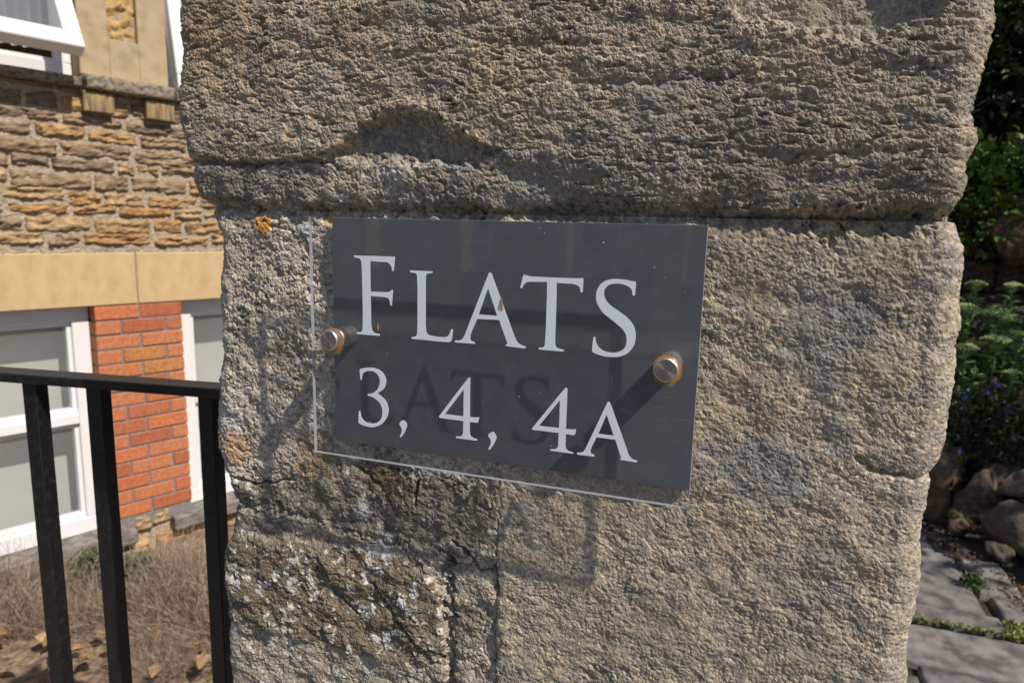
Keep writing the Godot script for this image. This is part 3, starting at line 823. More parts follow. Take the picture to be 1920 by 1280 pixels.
# ------------------------------------------------------------------ the sign
const GLYPHS := {
	"F": ["40.5,-28.9 75.7,-28.6 75.8,-29.5 74.9,-38.8 74.1,-39.6s 73.4,-38.9 73.0,-36.6s 71.5,-34.3s 68.7,-32.9s 64.8,-32.9 54.6,-32.7 54.6,-55.8 69.2,-55.6 71.4,-54.9s 73.4,-53.5 74.1,-54.0 73.0,-65.6 71.9,-65.6 71.2,-62.2s 70.1,-60.2s 67.2,-59.5s 64.0,-59.4 54.7,-59.2 54.9,-81.1 55.5,-84.9s 56.8,-87.1s 59.5,-87.9s 62.4,-88.2 62.4,-89.6 42.4,-89.7 42.0,-88.7s 42.8,-88.0 45.5,-87.8s 46.9,-86.4s 47.4,-83.4 47.7,-72.9 47.4,-43.9 47.0,-34.8 46.4,-32.3s 44.7,-30.9s 40.6,-30.5"],
	"L": ["88.5,-38.2 106.9,-38.2 107.2,-38.8s 106.7,-39.5 103.9,-39.8s 102.2,-40.5s 101.5,-42.7 101.6,-78.8 102.0,-82.8s 102.9,-84.8s 104.7,-85.9s 109.1,-86.4s 113.5,-86.6s 117.9,-86.3s 120.0,-85.3s 121.5,-82.9s 122.4,-80.3 123.2,-79.8s 123.9,-80.2 123.5,-85.3s 122.7,-88.6s 121.7,-89.7s 119.0,-90.0s 111.3,-90.1s 100.3,-89.8 90.5,-89.8 89.8,-89.1s 90.2,-88.3 92.2,-87.9s 93.9,-87.2s 94.5,-85.1 94.8,-76.3 94.8,-51.2 94.5,-43.3 94.1,-41.1s 92.9,-40.2s 88.6,-39.7"],
	"A": ["152.3,-36.9s 153.3,-37.3s 154.1,-38.6 171.7,-80.7 173.1,-83.6s 175.0,-86.3s 177.7,-87.6s 180.9,-88.4 181.0,-89.2s 180.2,-89.9 166.2,-89.3 165.5,-88.8s 165.9,-88.2 166.6,-88.0s 166.9,-87.0 160.2,-70.7 143.2,-71.1 139.5,-79.4 138.2,-83.2s 138.0,-86.3s 138.8,-87.7s 141.4,-88.3 141.8,-89.1s 141.0,-89.6 126.1,-89.7 125.5,-88.9s 126.1,-88.2 129.2,-88.0s 131.5,-86.8s 133.4,-83.8 151.5,-37.7s", "151.2,-48.2 158.6,-67.8 144.3,-67.7"],
	"T": ["178.2,-37.3s 179.2,-37.7s 182.9,-38.4 198.3,-38.5 217.5,-38.2 220.4,-37.8 220.9,-38.3 220.8,-46.9s 220.1,-47.8s 219.2,-47.2s 218.7,-44.8s 217.2,-43.2s 214.1,-42.2s 211.6,-42.1 202.1,-42.0 202.3,-50.5 202.4,-68.4 202.4,-82.9 202.7,-85.4s 203.7,-87.3s 206.3,-88.1s 208.7,-88.2 209.1,-89.0s 208.4,-89.8 191.0,-89.7 190.3,-89.1s 190.9,-88.4 193.3,-88.0s 194.7,-86.8s 195.1,-84.0 195.4,-73.9 195.4,-50.9 195.2,-41.7 182.4,-42.2 180.1,-42.8s 178.6,-44.1s 177.2,-46.7 176.4,-47.1s 175.6,-46.5 177.4,-38.4"],
	"S": ["256.7,-38.6 256.8,-39.8 256.6,-47.1 255.8,-48.2s 254.9,-47.5 254.3,-44.6s 252.8,-42.6s 249.6,-41.1s 246.0,-40.5s 242.2,-40.6s 238.9,-41.6s 236.6,-43.6s 235.6,-46.3s 236.1,-49.9s 238.2,-53.4s 241.5,-56.1s 245.5,-58.5s 251.4,-62.4s 255.2,-66.0s 257.6,-70.2s 258.5,-75.0s 258.1,-79.8s 256.4,-83.8s 253.2,-87.5s 248.5,-89.9s 244.2,-90.6s 239.3,-90.8s 233.8,-89.9s 229.8,-88.6 229.1,-87.6s 229.2,-82.6s 229.7,-77.9 230.3,-77.5s 231.0,-78.0 231.7,-81.4s 233.3,-84.2s 236.3,-86.5s 240.1,-87.5s 244.5,-87.5s 247.8,-86.5s 250.7,-84.6s 252.2,-81.7s 252.6,-77.8s 251.6,-74.0s 249.2,-70.8s 245.5,-67.9s 239.9,-63.9s 235.4,-60.6s 232.3,-56.4s 230.6,-53.1s 230.2,-49.3s 230.8,-45.4s 232.6,-41.9s 235.4,-39.4s 239.2,-37.9s 244.0,-37.4s 249.7,-37.7s 254.0,-38.3s"],
	"3": ["44.1,-117.8 44.9,-117.3s 48.8,-116.0s 53.6,-115.3s 58.3,-115.4s 63.0,-117.0s 66.2,-119.9s 67.7,-124.0s 67.3,-127.7s 65.3,-131.4s 59.9,-135.3 64.0,-137.6s 67.3,-140.5s 69.3,-144.6s 69.7,-148.8s 68.6,-152.7s 66.3,-156.8s 62.7,-160.2s 58.5,-162.3s 54.2,-163.4s 49.4,-163.1s 45.2,-162.3s 42.6,-161.2 42.5,-159.6s 42.6,-155.7s 43.1,-151.9 43.6,-151.0s 44.1,-151.5 44.8,-154.4s 45.8,-157.0s 48.2,-159.2s 51.9,-160.2s 55.5,-160.2s 59.1,-159.1s 61.8,-157.0s 63.6,-154.1s 64.3,-150.0s 63.8,-146.3s 61.9,-142.7s 58.7,-140.1s 55.1,-138.6s 51.8,-138.0 50.9,-137.3s 51.8,-136.5 55.7,-135.6s 59.3,-132.8s 61.4,-129.4s 62.2,-125.6s 61.5,-122.2s 59.2,-119.3s 55.9,-118.0s 51.8,-118.1s 48.5,-119.5s 46.6,-121.8s 46.0,-125.3 45.3,-126.1s 44.7,-125.4 44.5,-122.0s"],
	",1": ["83.0,-154.4s 84.4,-154.9s 85.6,-156.6s 85.9,-158.5s 85.0,-161.0s 83.2,-164.9s 80.6,-168.2s 79.7,-168.2s 79.6,-167.6s 80.9,-164.7s 81.4,-162.5s 80.6,-160.2s 79.3,-157.9s 79.7,-156.3s 81.2,-154.9s"],
	"4": ["136.8,-115.6s 138.2,-115.4s 138.3,-116.1 138.3,-128.3 138.5,-145.4 145.0,-144.8 145.6,-144.4s 146.0,-145.0 145.1,-148.8 138.4,-149.1 138.5,-156.0 138.8,-158.3s 139.6,-160.0s 141.5,-161.2s 144.4,-161.6 144.7,-162.2s 144.0,-162.8 127.7,-162.9 127.2,-162.3s 127.8,-161.6 130.7,-161.2s 132.4,-160.3s 133.1,-158.2 133.3,-148.9 113.7,-148.8 113.1,-148.1s 113.5,-147.0s", "133.3,-124.5 133.2,-145.3 118.1,-145.3"],
	",2": ["157.2,-154.5s 158.3,-154.8s 159.5,-156.7s 160.0,-158.7s 159.4,-160.8s 157.7,-164.4s 155.3,-168.0s 154.3,-168.6s 153.8,-168.1s 155.0,-165.2s 155.6,-163.1s 155.4,-160.5s 153.6,-158.2s 153.8,-156.6s 155.4,-155.2s"],
	"4b": ["211.0,-115.6s 212.4,-115.6s 212.6,-116.1 212.7,-128.2 212.6,-145.4 218.5,-145.1 219.9,-144.5 219.8,-146.9 219.2,-148.7s 218.4,-149.2 212.7,-149.1 212.7,-157.6 213.2,-159.6s 214.1,-160.8s 215.7,-161.5s 218.6,-162.0 218.8,-162.5s 218.2,-162.9 201.6,-162.8 201.5,-162.2s 202.1,-161.6 204.8,-161.3s 206.5,-160.4s 207.4,-158.3 207.4,-148.9 187.9,-149.0 187.4,-148.3s 187.8,-147.4s", "207.5,-124.7 207.6,-145.3 192.7,-145.4"],
	"A2": ["242.1,-122.1s 242.9,-122.5s 243.9,-124.0 256.4,-154.1 257.5,-156.9s 258.7,-159.2s 260.4,-160.9s 264.0,-161.8 264.2,-162.3s 263.7,-163.0 252.5,-162.7 252.0,-162.2s 252.5,-161.6 253.1,-161.4s 252.7,-160.5 248.3,-148.7 235.0,-148.6 231.9,-156.0 231.2,-158.3s 231.1,-160.2s 231.7,-161.0s 233.7,-161.6 234.0,-162.2s 233.6,-162.9 221.9,-163.1 221.3,-162.3s 221.7,-161.6 224.2,-161.2s 225.8,-160.4s 227.2,-158.4 241.2,-123.5s", "241.3,-131.4 247.0,-146.0 236.2,-146.0"],
}

func outline(s: String) -> PackedVector2Array:
	var p := []
	var sharp := []
	for t in s.split(" ", false):
		var q := t.split(",")
		sharp.append(not q[1].ends_with("s"))
		p.append(Vector2(q[0].to_float(), q[1].trim_suffix("s").to_float()))
	var out := PackedVector2Array()
	var n := p.size()
	for i in n:
		var p0: Vector2 = p[(i - 1 + n) % n]
		var p1: Vector2 = p[i]
		var p2: Vector2 = p[(i + 1) % n]
		var p3: Vector2 = p[(i + 2) % n]
		out.append(p1)
		var k1: bool = sharp[i]
		var k2: bool = sharp[(i + 1) % n]
		if k1 and k2: continue
		var l := p1.distance_to(p2)
		var t1 := (p2 - p1) if k1 else (p2 - p0) / 2
		var t2 := (p2 - p1) if k2 else (p3 - p1) / 2
		t1 = t1.limit_length(1.3 * l)
		t2 = t2.limit_length(1.3 * l)
		var m := 2 if l < 1.2 else 4 if l < 3.5 else 6
		for j in range(1, m):
			var u := float(j) / m
			out.append((2 * u * u * u - 3 * u * u + 1) * p1 + (u * u * u - 2 * u * u + u) * t1 + (-2 * u * u * u + 3 * u * u) * p2 + (u * u * u - u * u) * t2)
	return out

# a flat letter z0..z1 thick, in millimetres; a counter is joined to the outline by a cut
func letter_mesh(loops: Array, z0: float, z1: float) -> ArrayMesh:
	var outer: PackedVector2Array = loops[0]
	if Geometry2D.is_polygon_clockwise(outer): outer.reverse()
	var all := outer
	if loops.size() > 1:
		var hole: PackedVector2Array = loops[1]
		if not Geometry2D.is_polygon_clockwise(hole): hole.reverse()
		var best := Vector2i.ZERO
		var least := 1e9
		for i in outer.size():
			for j in hole.size():
				if outer[i].distance_to(hole[j]) < least:
					least = outer[i].distance_to(hole[j])
					best = Vector2i(i, j)
		all = PackedVector2Array()
		for i in outer.size() + 1:
			all.append(outer[(best.x + i) % outer.size()])
		for j in hole.size() + 1:
			all.append(hole[(best.y + j) % hole.size()])
		# keep the two sides of the cut a hair apart
		var across := (hole[best.y] - outer[best.x]).orthogonal().normalized() * 0.004
		all[0] += across
		all[all.size() - 1] += across
	var tri := Geometry2D.triangulate_polygon(all)
	if tri.is_empty(): print("letter not filled ", loops.size())
	var g := Bag.new()
	for i in range(0, tri.size(), 3):
		var p := []
		for k in 3:
			p.append(all[tri[i + k]])
		if (p[1] - p[0]).cross(p[2] - p[0]) > 0: p.reverse()
		g.tri(Vector3(p[0].x, p[0].y, z1) * 0.001, Vector3(p[1].x, p[1].y, z1) * 0.001, Vector3(p[2].x, p[2].y, z1) * 0.001)
	for loop in loops:
		var n: int = loop.size()
		for i in n:
			var a: Vector2 = loop[i]
			var b: Vector2 = loop[(i + 1) % n]
			g.quad(Vector3(a.x, a.y, z0) * 0.001, Vector3(a.x, a.y, z1) * 0.001, Vector3(b.x, b.y, z1) * 0.001, Vector3(b.x, b.y, z0) * 0.001)
	return g.mesh()

func sign_board() -> void:
	var root := thing("flats_sign", "dark grey and clear two-panel sign reading Flats 3, 4, 4A on stone pillar", "sign", Vector3(0.15, Y0 - 0.1913, -0.029))
	var off := Vector3(0, Y0, 0) - root.position
	var acrylic := plain(0.86, 0.9, 0.9, 0.03)
	acrylic.albedo_color.a = 0.012
	acrylic.transparency = BaseMaterial3D.TRANSPARENCY_ALPHA
	var cut_edge := plain(0.44, 0.48, 0.54, 0.3)
	cut_edge.albedo_color.a = 0.8
	cut_edge.transparency = BaseMaterial3D.TRANSPARENCY_ALPHA
	cut_edge.roughness = 0.3
	var slate := varied([[0.067, 0.079, 0.092], [0.073, 0.085, 0.099], [0.079, 0.091, 0.105]], 9.0, 0.45, 0.0, 0.02, 81, 5)
	var vinyl := plain(0.82, 0.92, 0.97, 0.35)
	vinyl.albedo_color.a = 0.86
	vinyl.transparency = BaseMaterial3D.TRANSPARENCY_ALPHA
	var steel := plain(0.66, 0.64, 0.61, 0.42, 1.0)
	var turned := plain(0.50, 0.46, 0.42, 0.36, 1.0)
	turned.anisotropy_enabled = true
	turned.anisotropy = 0.75
	var w := 0.3004
	var hh := 0.1912
	var t := 0.004
	# clear panel: its two faces, and the cut edges as a sub-part
	var g := Bag.new()
	g.quad(Vector3(0, 0, 0), Vector3(w, 0, 0), Vector3(w, -hh, 0), Vector3(0, -hh, 0))
	var clear := put(root, "clear_panel", g.mesh(), acrylic, off)
	g = Bag.new()
	g.quad(Vector3(0, 0, -t), Vector3(w, 0, -t), Vector3(w, 0, -0.0002), Vector3(0, 0, -0.0002))
	g.quad(Vector3(0, -hh, -0.0002), Vector3(w, -hh, -0.0002), Vector3(w, -hh, -t), Vector3(0, -hh, -t))
	g.quad(Vector3(0, 0, -t), Vector3(0, 0, -0.0002), Vector3(0, -hh, -0.0002), Vector3(0, -hh, -t))
	g.quad(Vector3(w, 0, -0.0002), Vector3(w, 0, -t), Vector3(w, -hh, -t), Vector3(w, -hh, -0.0002))
	put(clear, "cut_edge", g.mesh(), cut_edge)
	var dust := coloured(0.7)
	dust.transparency = BaseMaterial3D.TRANSPARENCY_ALPHA
	g = Bag.new()
	for k in 190:
		var x := rnd(0.006, 0.294)
		var y := rnd(-0.186, -0.005)
		var s := rnd(0.00015, 0.00042) if k % 9 else rnd(0.0004, 0.0008)
		var c := Color(0.6, 0.6, 0.56, rnd(0.25, 0.8))
		var a := rnd(0, TAU)
		for e in 5:
			g.tri(Vector3(x, y, 0.0004), Vector3(x + cos(a + e * TAU / 5) * s, y + sin(a + e * TAU / 5) * s * 0.8, 0.0004), Vector3(x + cos(a + (e + 1) * TAU / 5) * s, y + sin(a + (e + 1) * TAU / 5) * s * 0.8, 0.0004), c)
	# fine scratches and wipe marks
	for k in 60:
		var near := k % 3
		var x := rnd(0.245, 0.295) if near == 0 else rnd(0.01, 0.29)
		var y := rnd(-0.14, -0.105) if near == 0 else rnd(-0.185, -0.01)
		var a := rnd(-0.35, 0.1) if near == 0 else rnd(-2.2, 0.4)
		var l := rnd(0.004, 0.02)
		var d := Vector3(cos(a), sin(a), 0) * l
		var p := Vector3(x, y, 0.0003)
		var wd := Vector3(-sin(a), cos(a), 0) * rnd(0.00008, 0.00022)
		g.quad(p - wd, p + d - wd * 0.3, p + d + wd * 0.3, p + wd, Color(0.6, 0.6, 0.58, rnd(0.05, 0.16)))
	var du := put(clear, "dust_specks", g.mesh(), dust)
	du.set_meta("kind", "stuff")
	# grey panel
	put(root, "grey_panel", box_mesh(Vector3(0.0042, -0.1876, -0.028), Vector3(0.2988, -0.0004, -0.025), 0.0004), slate, off)
	# letters and numbers
	for key in GLYPHS:
		var loops := []
		for s in GLYPHS[key]:
			loops.append(outline(s))
		var nm: String = "comma" if key.begins_with(",") else "number" if key.begins_with("3") or key.begins_with("4") else "letter"
		put(root, nm, letter_mesh(loops, 0.06, 0.28), vinyl, off)
	# two steel stand-offs
	var rust := coloured(0.75)
	rust.transparency = BaseMaterial3D.TRANSPARENCY_ALPHA
	for c in [Vector3(0.0197, -0.0957, 0), Vector3(0.2803, -0.0955, 0)]:
		var so := put(root, "standoff", tube(0.0078, -0.0295, -0.0042, 40, 0.0006), steel, off + c)
		put(so, "cap", tube(0.0082, 0.0003, 0.0058, 48, 0.0009), steel)
		put(so, "cap_face", tube(0.0072, 0.0052, 0.00592, 48, 0.0), turned)
		g = Bag.new()
		var nr := noise(1.2, 2, int(c.x * 1000))
		for k in 72:
			var a1 := TAU * k / 72
			var a2 := TAU * (k + 1) / 72
			var ring := []
			for a in [a1, a2]:
				var low := maxf(0.0, -sin(a))
				var wob := nr.get_noise_2d(cos(a) * 2.0, sin(a) * 2.0)
				var side := maxf(0.0, cos(a + 0.7))
				ring.append([Vector3(cos(a), sin(a), 0), 0.0090 + 0.0009 * side + 0.0003 * wob, 0.0100 + 0.0007 * side + low * low * (0.0030 + 0.004 * wob)])
			var o := Vector3(0, 0, 0.00025)
			var strong := Color(0.52, 0.19, 0.02, 0.9)
			var weak := Color(0.45, 0.30, 0.06, 0.55)
			var none := Color(0.45, 0.33, 0.08, 0.0)
			for q in [[0.0080, 0.0080, 1, 1, strong, strong], [1, 1, 2, 2, strong, none]]:
				var k0 := g.v.size()
				for e in 2:
					var r0: float = 0.0080 if q[2] == 1 else ring[e][1]
					var r1: float = ring[e][q[2]]
					g.v.append(ring[e][0] * r0 + o)
					g.c.append(strong if q[2] == 1 else weak)
					g.v.append(ring[e][0] * r1 + o)
					g.c.append(strong if q[2] == 1 else none)
				g.i.append_array(PackedInt32Array([k0, k0 + 1, k0 + 3, k0, k0 + 3, k0 + 2]))
		put(so, "rust_stain", g.mesh(), rust)
	# two seeds stuck to the panel
	for s in [[0.1622, -0.0590, -1.42, 0.0092], [0.0612, -0.0828, -1.5, 0.0072]]:
		g = Bag.new()
		var d: Vector3 = Vector3(cos(s[2]), sin(s[2]), 0) * s[3]
		g.stick(Vector3(s[0], s[1], 0.0006) - d * 0.5, Vector3(s[0], s[1], 0.0008), 0.0001, 0.00085, Color(0.30, 0.13, 0.03), 6)
		g.stick(Vector3(s[0], s[1], 0.0008), Vector3(s[0], s[1], 0.0006) + d * 0.5, 0.00085, 0.0001, Color(0.42, 0.22, 0.06), 6)
		put(root, "seed_husk", g.mesh(), M.dead_leaf, off)

# ------------------------------------------------------------------ the railing
func railing() -> void:
	var a := Vector3(-0.249, Y0, -0.167)
	var u := Vector3(-0.9892, 0, 0.1469)
	var back := Vector3(0.1469, 0, 0.9892) * -1.0
	var turn := Basis(-u, Vector3.UP, -back)
	var root := thing("iron_railing", "black painted flat-topped iron railing fixed to the pillar's left side", "railing", Vector3(a.x, -0.13, a.z), turn)
	var top := Y0 - 0.2 + 0.13
	put(root, "top_rail", box_mesh(Vector3(-1.15, top - 0.012, -0.033), Vector3(0.10, top, 0.0), 0.0015), M.black_paint)
	put(root, "bottom_rail", box_mesh(Vector3(-1.15, 0.14, -0.033), Vector3(0.10, 0.152, 0.0), 0.0015), M.black_paint)
	for t in [0.026, 0.181, 0.274, 0.432, 0.587, 0.68, 0.838, 0.993]:
		put(root, "bar", box_mesh(Vector3(-t - 0.010, -0.05, -0.0265), Vector3(-t + 0.010, top - 0.0125, -0.0065), 0.0012), M.black_paint)

# ------------------------------------------------------------------ the house on the left: x along the wall, y from the sign's top, z out of the wall
func house() -> void:
	var turn := Basis(Vector3(0.372, 0, -0.928).normalized(), Vector3.UP, Vector3(0.928, 0, 0.372).normalized())
	var root := thing("stone_house", "stone house with red brick pier, white framed windows and beige lintel band", "house", Vector3(-3.070, 0, -0.907), turn)
	var up := Vector3(0, Y0, 0)
	var x0 := -2.2
	var x1 := 3.4
	# walls behind the facing: rubble, with openings left for the windows
	var g := Bag.new()
	g.box(Vector3(x0, -0.425, -0.35), Vector3(x1, 0.60, -0.003), 0.0)
	g.box(Vector3(x0, -2.2, -0.35), Vector3(x1, -1.60, -0.02), 0.0)
	g.box(Vector3(1.139, -1.60, -0.35), Vector3(1.531, -0.425, -0.105), 0.0)
	g.box(Vector3(1.155, 0.60, -0.35), Vector3(1.525, 2.6, -0.02), 0.0)
	g.box(Vector3(x0, 1.9, -0.35), Vector3(1.155, 2.6, -0.02), 0.0)
	g.box(Vector3(1.525, 1.9, -0.35), Vector3(x1, 2.6, -0.02), 0.0)
	g.box(Vector3(x0, -2.2, -4.0), Vector3(x1, -2.0, -0.35), 0.0)
	g.box(Vector3(x0, 2.6, -4.0), Vector3(x1, 2.8, 0.1), 0.0)
	g.box(Vector3(x0, -2.0, -4.2), Vector3(x1, 2.6, -4.0), 0.0)
	g.box(Vector3(x0 - 0.3, -2.2, -4.0), Vector3(x0, 2.8, 0.0), 0.0)
	g.box(Vector3(x1, -2.2, -4.0), Vector3(x1 + 0.3, 2.8, 0.0), 0.0)
	put(root, "wall", g.mesh(), M.mortar, up)
	# coursed rock-faced stones
	var y := -0.138
	var row := 0
	var st := []
	while y < 0.60:
		var ch: float = [0.062, 0.078, 0.055, 0.070, 0.082, 0.058, 0.074, 0.066][row % 8]
		if y + ch > 0.60: ch = 0.60 - y
		if ch > 0.03:
			var x := -0.35 + rnd(0, 0.2)
			while x < 2.5:
				var w := rnd(0.08, 0.20) if rng.randf() < 0.45 else rnd(0.20, 0.34)
				var rise := ch
				var far := x < 0.45 or x > 2.0
				st.append([x, y, w, ch])
				var mesh := rough_block(w - rnd(0.009, 0.017), ch - rnd(0.005, 0.011), 0.035, 1000 + st.size() * 7, rnd(0.014, 0.024), 9 if far else 20, 5 if far else 10, 0.7, 0.014)
				put(root, "stone", mesh, M.wall_stone[([1, 3, 1, 3, 0] if row > 6 else [0, 1, 3, 4, 1] if row > 3 else [0, 4, 2, 1, 4])[rng.randi() % 5]], up + Vector3(x + 0.007, y + 0.004 + rnd(-0.009, 0.009), -0.031 + rnd(0, 0.007)))
				x += w
		y += ch
		row += 1
	# grey bed under the stones, then the beige band of three blocks
	put(root, "mortar_bed", rough_block(4.0, 0.035, 0.012, 71, 0.008, 80, 3, 0.3, 0.006), M.grey_mortar, up + Vector3(-1.0, -0.172, -0.018))
	for b in [[-0.9, 0.20], [0.204, 1.328], [1.333, 2.4], [2.405, 3.4]]:
		put(root, "lintel_block", box_mesh(Vector3(b[0], -0.423, -0.10), Vector3(b[1], -0.170, 0.004), 0.004), M.ashlar, up)
	put(root, "lintel_joint", box_mesh(Vector3(-0.8, -0.42, -0.12), Vector3(3.3, -0.172, -0.001), 0.0), M.grey_mortar, up)
	# brick pier
	put(root, "pier_mortar", box_mesh(Vector3(1.134, -1.60, -0.104), Vector3(1.536, -0.426, -0.004), 0.0), M.grey_mortar, up)
	for k in 15:
		var by := -0.4245 - 0.0735 * (k + 1)
		var cuts := [1.130, 1.334, 1.540] if k % 2 == 0 else [1.130, 1.245, 1.455, 1.540]
		for q in cuts.size() - 1:
			var tan_one := (k == 3 and q == 1) or (k == 4 and q == 1)
			var m: Material = M.tan_brick if tan_one else M.brick[rng.randi() % 6]
			var l: float = cuts[q] + (0.005 if q > 0 else 0.0)
			var rr: float = cuts[q + 1] - (0.005 if q < cuts.size() - 2 else 0.0)
			put(root, "brick", box_mesh(Vector3(l, by + 0.005, -0.10 if q == 0 or q == cuts.size() - 2 else -0.03), Vector3(rr, by + 0.0685, 0.002 + rnd(-0.002, 0.002)), 0.003), m, up)
	# lower windows
	for side in 2:
		var wx0 := -0.25 if side == 0 else 1.545
		var wx1 := 1.126 if side == 0 else 2.6
		var win := put(root, "window", null, M.white_frame, up)
		g = Bag.new()
		var z0 := -0.135
		var z1 := -0.072
		g.box(Vector3(wx0, -0.500, z0), Vector3(wx1, -0.426, z1), 0.004)
		g.box(Vector3(wx0, -1.575, z0), Vector3(wx1, -1.495, z1), 0.004)
		g.box(Vector3(wx0, -1.495, z0), Vector3(wx0 + 0.075, -0.500, z1), 0.004)
		g.box(Vector3(wx1 - 0.075, -1.495, z0), Vector3(wx1, -0.500, z1), 0.004)
		g.box(Vector3(wx0 + 0.075, -1.005, z0), Vector3(wx1 - 0.075, -0.955, z1 + 0.004), 0.004)
		# inner beads
		for b in [[-0.955, -0.5], [-1.495, -1.005]]:
			g.box(Vector3(wx0 + 0.075, b[1] - 0.022, z0), Vector3(wx1 - 0.075, b[1], z1 - 0.022), 0.003)
			g.box(Vector3(wx0 + 0.075, b[0], z0), Vector3(wx1 - 0.075, b[0] + 0.026, z1 - 0.014), 0.003)
			g.box(Vector3(wx0 + 0.075, b[0] + 0.026, z0), Vector3(wx0 + 0.095, b[1] - 0.022, z1 - 0.020), 0.003)
			g.box(Vector3(wx1 - 0.095, b[0] + 0.026, z0), Vector3(wx1 - 0.075, b[1] - 0.022, z1 - 0.020), 0.003)
		win.mesh = g.mesh()
		for b in [[-0.932, -0.52], [-1.472, -1.025]]:
			put(win, "pane", box_mesh(Vector3(wx0 + 0.08, b[0], -0.112), Vector3(wx1 - 0.08, b[1], -0.106), 0.0), M.glass)
		put(win, "blind", box_mesh(Vector3(wx0 + 0.02, -1.56, -0.262), Vector3(wx1 - 0.02, -0.44, -0.25), 0.0), M.blind)
		put(root, "window_sill", box_mesh(Vector3(-0.4 if side == 0 else 1.425, -1.652, -0.10), Vector3(1.237 if side == 0 else 2.8, -1.577, 0.062), 0.007), M.sill, up)
	# rubble between and below the sills
	for b in [[1.245, -1.62, 0.085, 0.085], [1.335, -1.605, 0.085, 0.07]]:
		put(root, "stone", rough_block(b[2], b[3], 0.03, int(b[0] * 1000), 0.02, 12, 8), M.wall_stone[4], up + Vector3(b[0], b[1], -0.03))
	for k in 30:
		var sx := -0.2 + (k % 15) * 0.17 + rnd(0, 0.03)
		put(root, "stone", rough_block(0.155, 0.085, 0.035, 5000 + k, 0.03, 10, 6), M.wall_stone[4 if k % 3 else 2], up + Vector3(sx + (0.08 if k >= 15 else 0.0), -1.75 if k < 15 else -1.85, -0.03))
	# stone ledges, corbels
	for b in [[-1.2, 1.139, 0.578, 0.625, 0.055], [1.145, 1.541, 0.572, 0.640, 0.075], [1.547, 2.8, 0.578, 0.625, 0.055]]:
		put(root, "ledge", rough_block(b[1] - b[0], b[3] - b[2], 0.10 + b[4], int(b[0] * 50) + 300, 0.006, 60 if b[1] - b[0] > 0.5 else 30, 6, 0.2, 0.010), M.ledge, up + Vector3(b[0], b[2], -0.10))
	for b in [[1.137, 1.266], [1.408, 1.540]]:
		put(root, "corbel", box_mesh(Vector3(b[0], 0.477, -0.05), Vector3(b[1], 0.568, 0.050), 0.004), M.corbel, up)
	# pale pier between the upper windows with a sunk carved panel
	g = Bag.new()
	g.box(Vector3(1.145, 0.643, -0.10), Vector3(1.272, 2.4, 0.012), 0.004)
	g.box(Vector3(1.402, 0.643, -0.10), Vector3(1.534, 2.4, 0.012), 0.004)
	g.box(Vector3(1.272, 0.643, -0.10), Vector3(1.402, 0.822, 0.0115), 0.003)
	put(root, "pale_pier", g.mesh(), M.pale_ashlar, up)
	put(root, "carved_panel", rough_block(0.134, 1.3, 0.06, 88, 0.022, 16, 110, 0.5, 0.008), M.carved, up + Vector3(1.270, 0.820, -0.075))
	# upper windows with top-hung sashes pushed open
	for side in 2:
		var wx0 := -0.3 if side == 0 else 1.54
		var wx1 := 1.14 if side == 0 else 2.7
		var win := put(root, "window", null, M.white_frame, up)
		g = Bag.new()
		var z0 := -0.15
		var z1 := -0.085
		g.box(Vector3(wx0, 0.628, z0), Vector3(wx1, 0.695, z1), 0.004)
		g.box(Vector3(wx0, 0.690, z0 + 0.01), Vector3(wx1, 0.712, z1 - 0.02), 0.003)
		g.box(Vector3(wx0, 1.2, z0), Vector3(wx1, 1.27, z1), 0.004)
		g.box(Vector3(wx0, 0.695, z0), Vector3(wx0 + 0.06, 1.2, z1), 0.004)
		g.box(Vector3(wx1 - 0.06, 0.695, z0), Vector3(wx1, 1.2, z1), 0.004)
		g.box(Vector3(wx0, 1.82, z0), Vector3(wx1, 1.9, z1), 0.004)
		g.box(Vector3(wx0, 1.27, z0), Vector3(wx0 + 0.06, 1.82, z1), 0.004)
		g.box(Vector3(wx1 - 0.06, 1.27, z0), Vector3(wx1, 1.82, z1), 0.004)
		win.mesh = g.mesh()
		put(win, "pane", box_mesh(Vector3(wx0 + 0.05, 1.26, -0.122), Vector3(wx1 - 0.05, 1.83, -0.116), 0.0), M.glass)
		# sash hung from its top edge
		var swing := deg_to_rad(31.0) if side == 0 else deg_to_rad(11.0)
		var sash := put(win, "open_sash", null, M.white_frame, Vector3(0, 1.205, -0.075), Basis(Vector3.RIGHT, -swing))
		var sx0 := wx0 + 0.035 if side == 0 else wx0 + 0.03
		var sx1 := wx1 - 0.035
		g = Bag.new()
		g.box(Vector3(sx0, -0.575, -0.055), Vector3(sx1, -0.500, 0.012), 0.005)
		g.box(Vector3(sx0, -0.075, -0.055), Vector3(sx1, 0.0, 0.012), 0.005)
		g.box(Vector3(sx0, -0.500, -0.055), Vector3(sx0 + 0.07, -0.075, 0.012), 0.005)
		g.box(Vector3(sx1 - 0.07, -0.500, -0.055), Vector3(sx1, -0.075, 0.012), 0.005)
		g.box(Vector3(sx0 + 0.07, -0.502, -0.045), Vector3(sx1 - 0.07, -0.485, -0.002), 0.003)
		sash.mesh = g.mesh()
		put(sash, "pane", box_mesh(Vector3(sx0 + 0.06, -0.505, -0.028), Vector3(sx1 - 0.06, -0.065, -0.022), 0.0), M.glass)
	# pale curtain hanging inside the left window
	g = Bag.new()
	var last := Vector3.ZERO
	for k in 200:
		var cx := -0.25 + k * 0.0068
		var p := Vector3(cx, 0, -0.30 + 0.022 * sin(k * 0.9) + 0.008 * sin(k * 0.37))
		if k > 0: g.quad(last + Vector3(0, 0.78, 0), p + Vector3(0, 0.78, 0), p + Vector3(0, 1.9, 0), last + Vector3(0, 1.9, 0))
		last = p
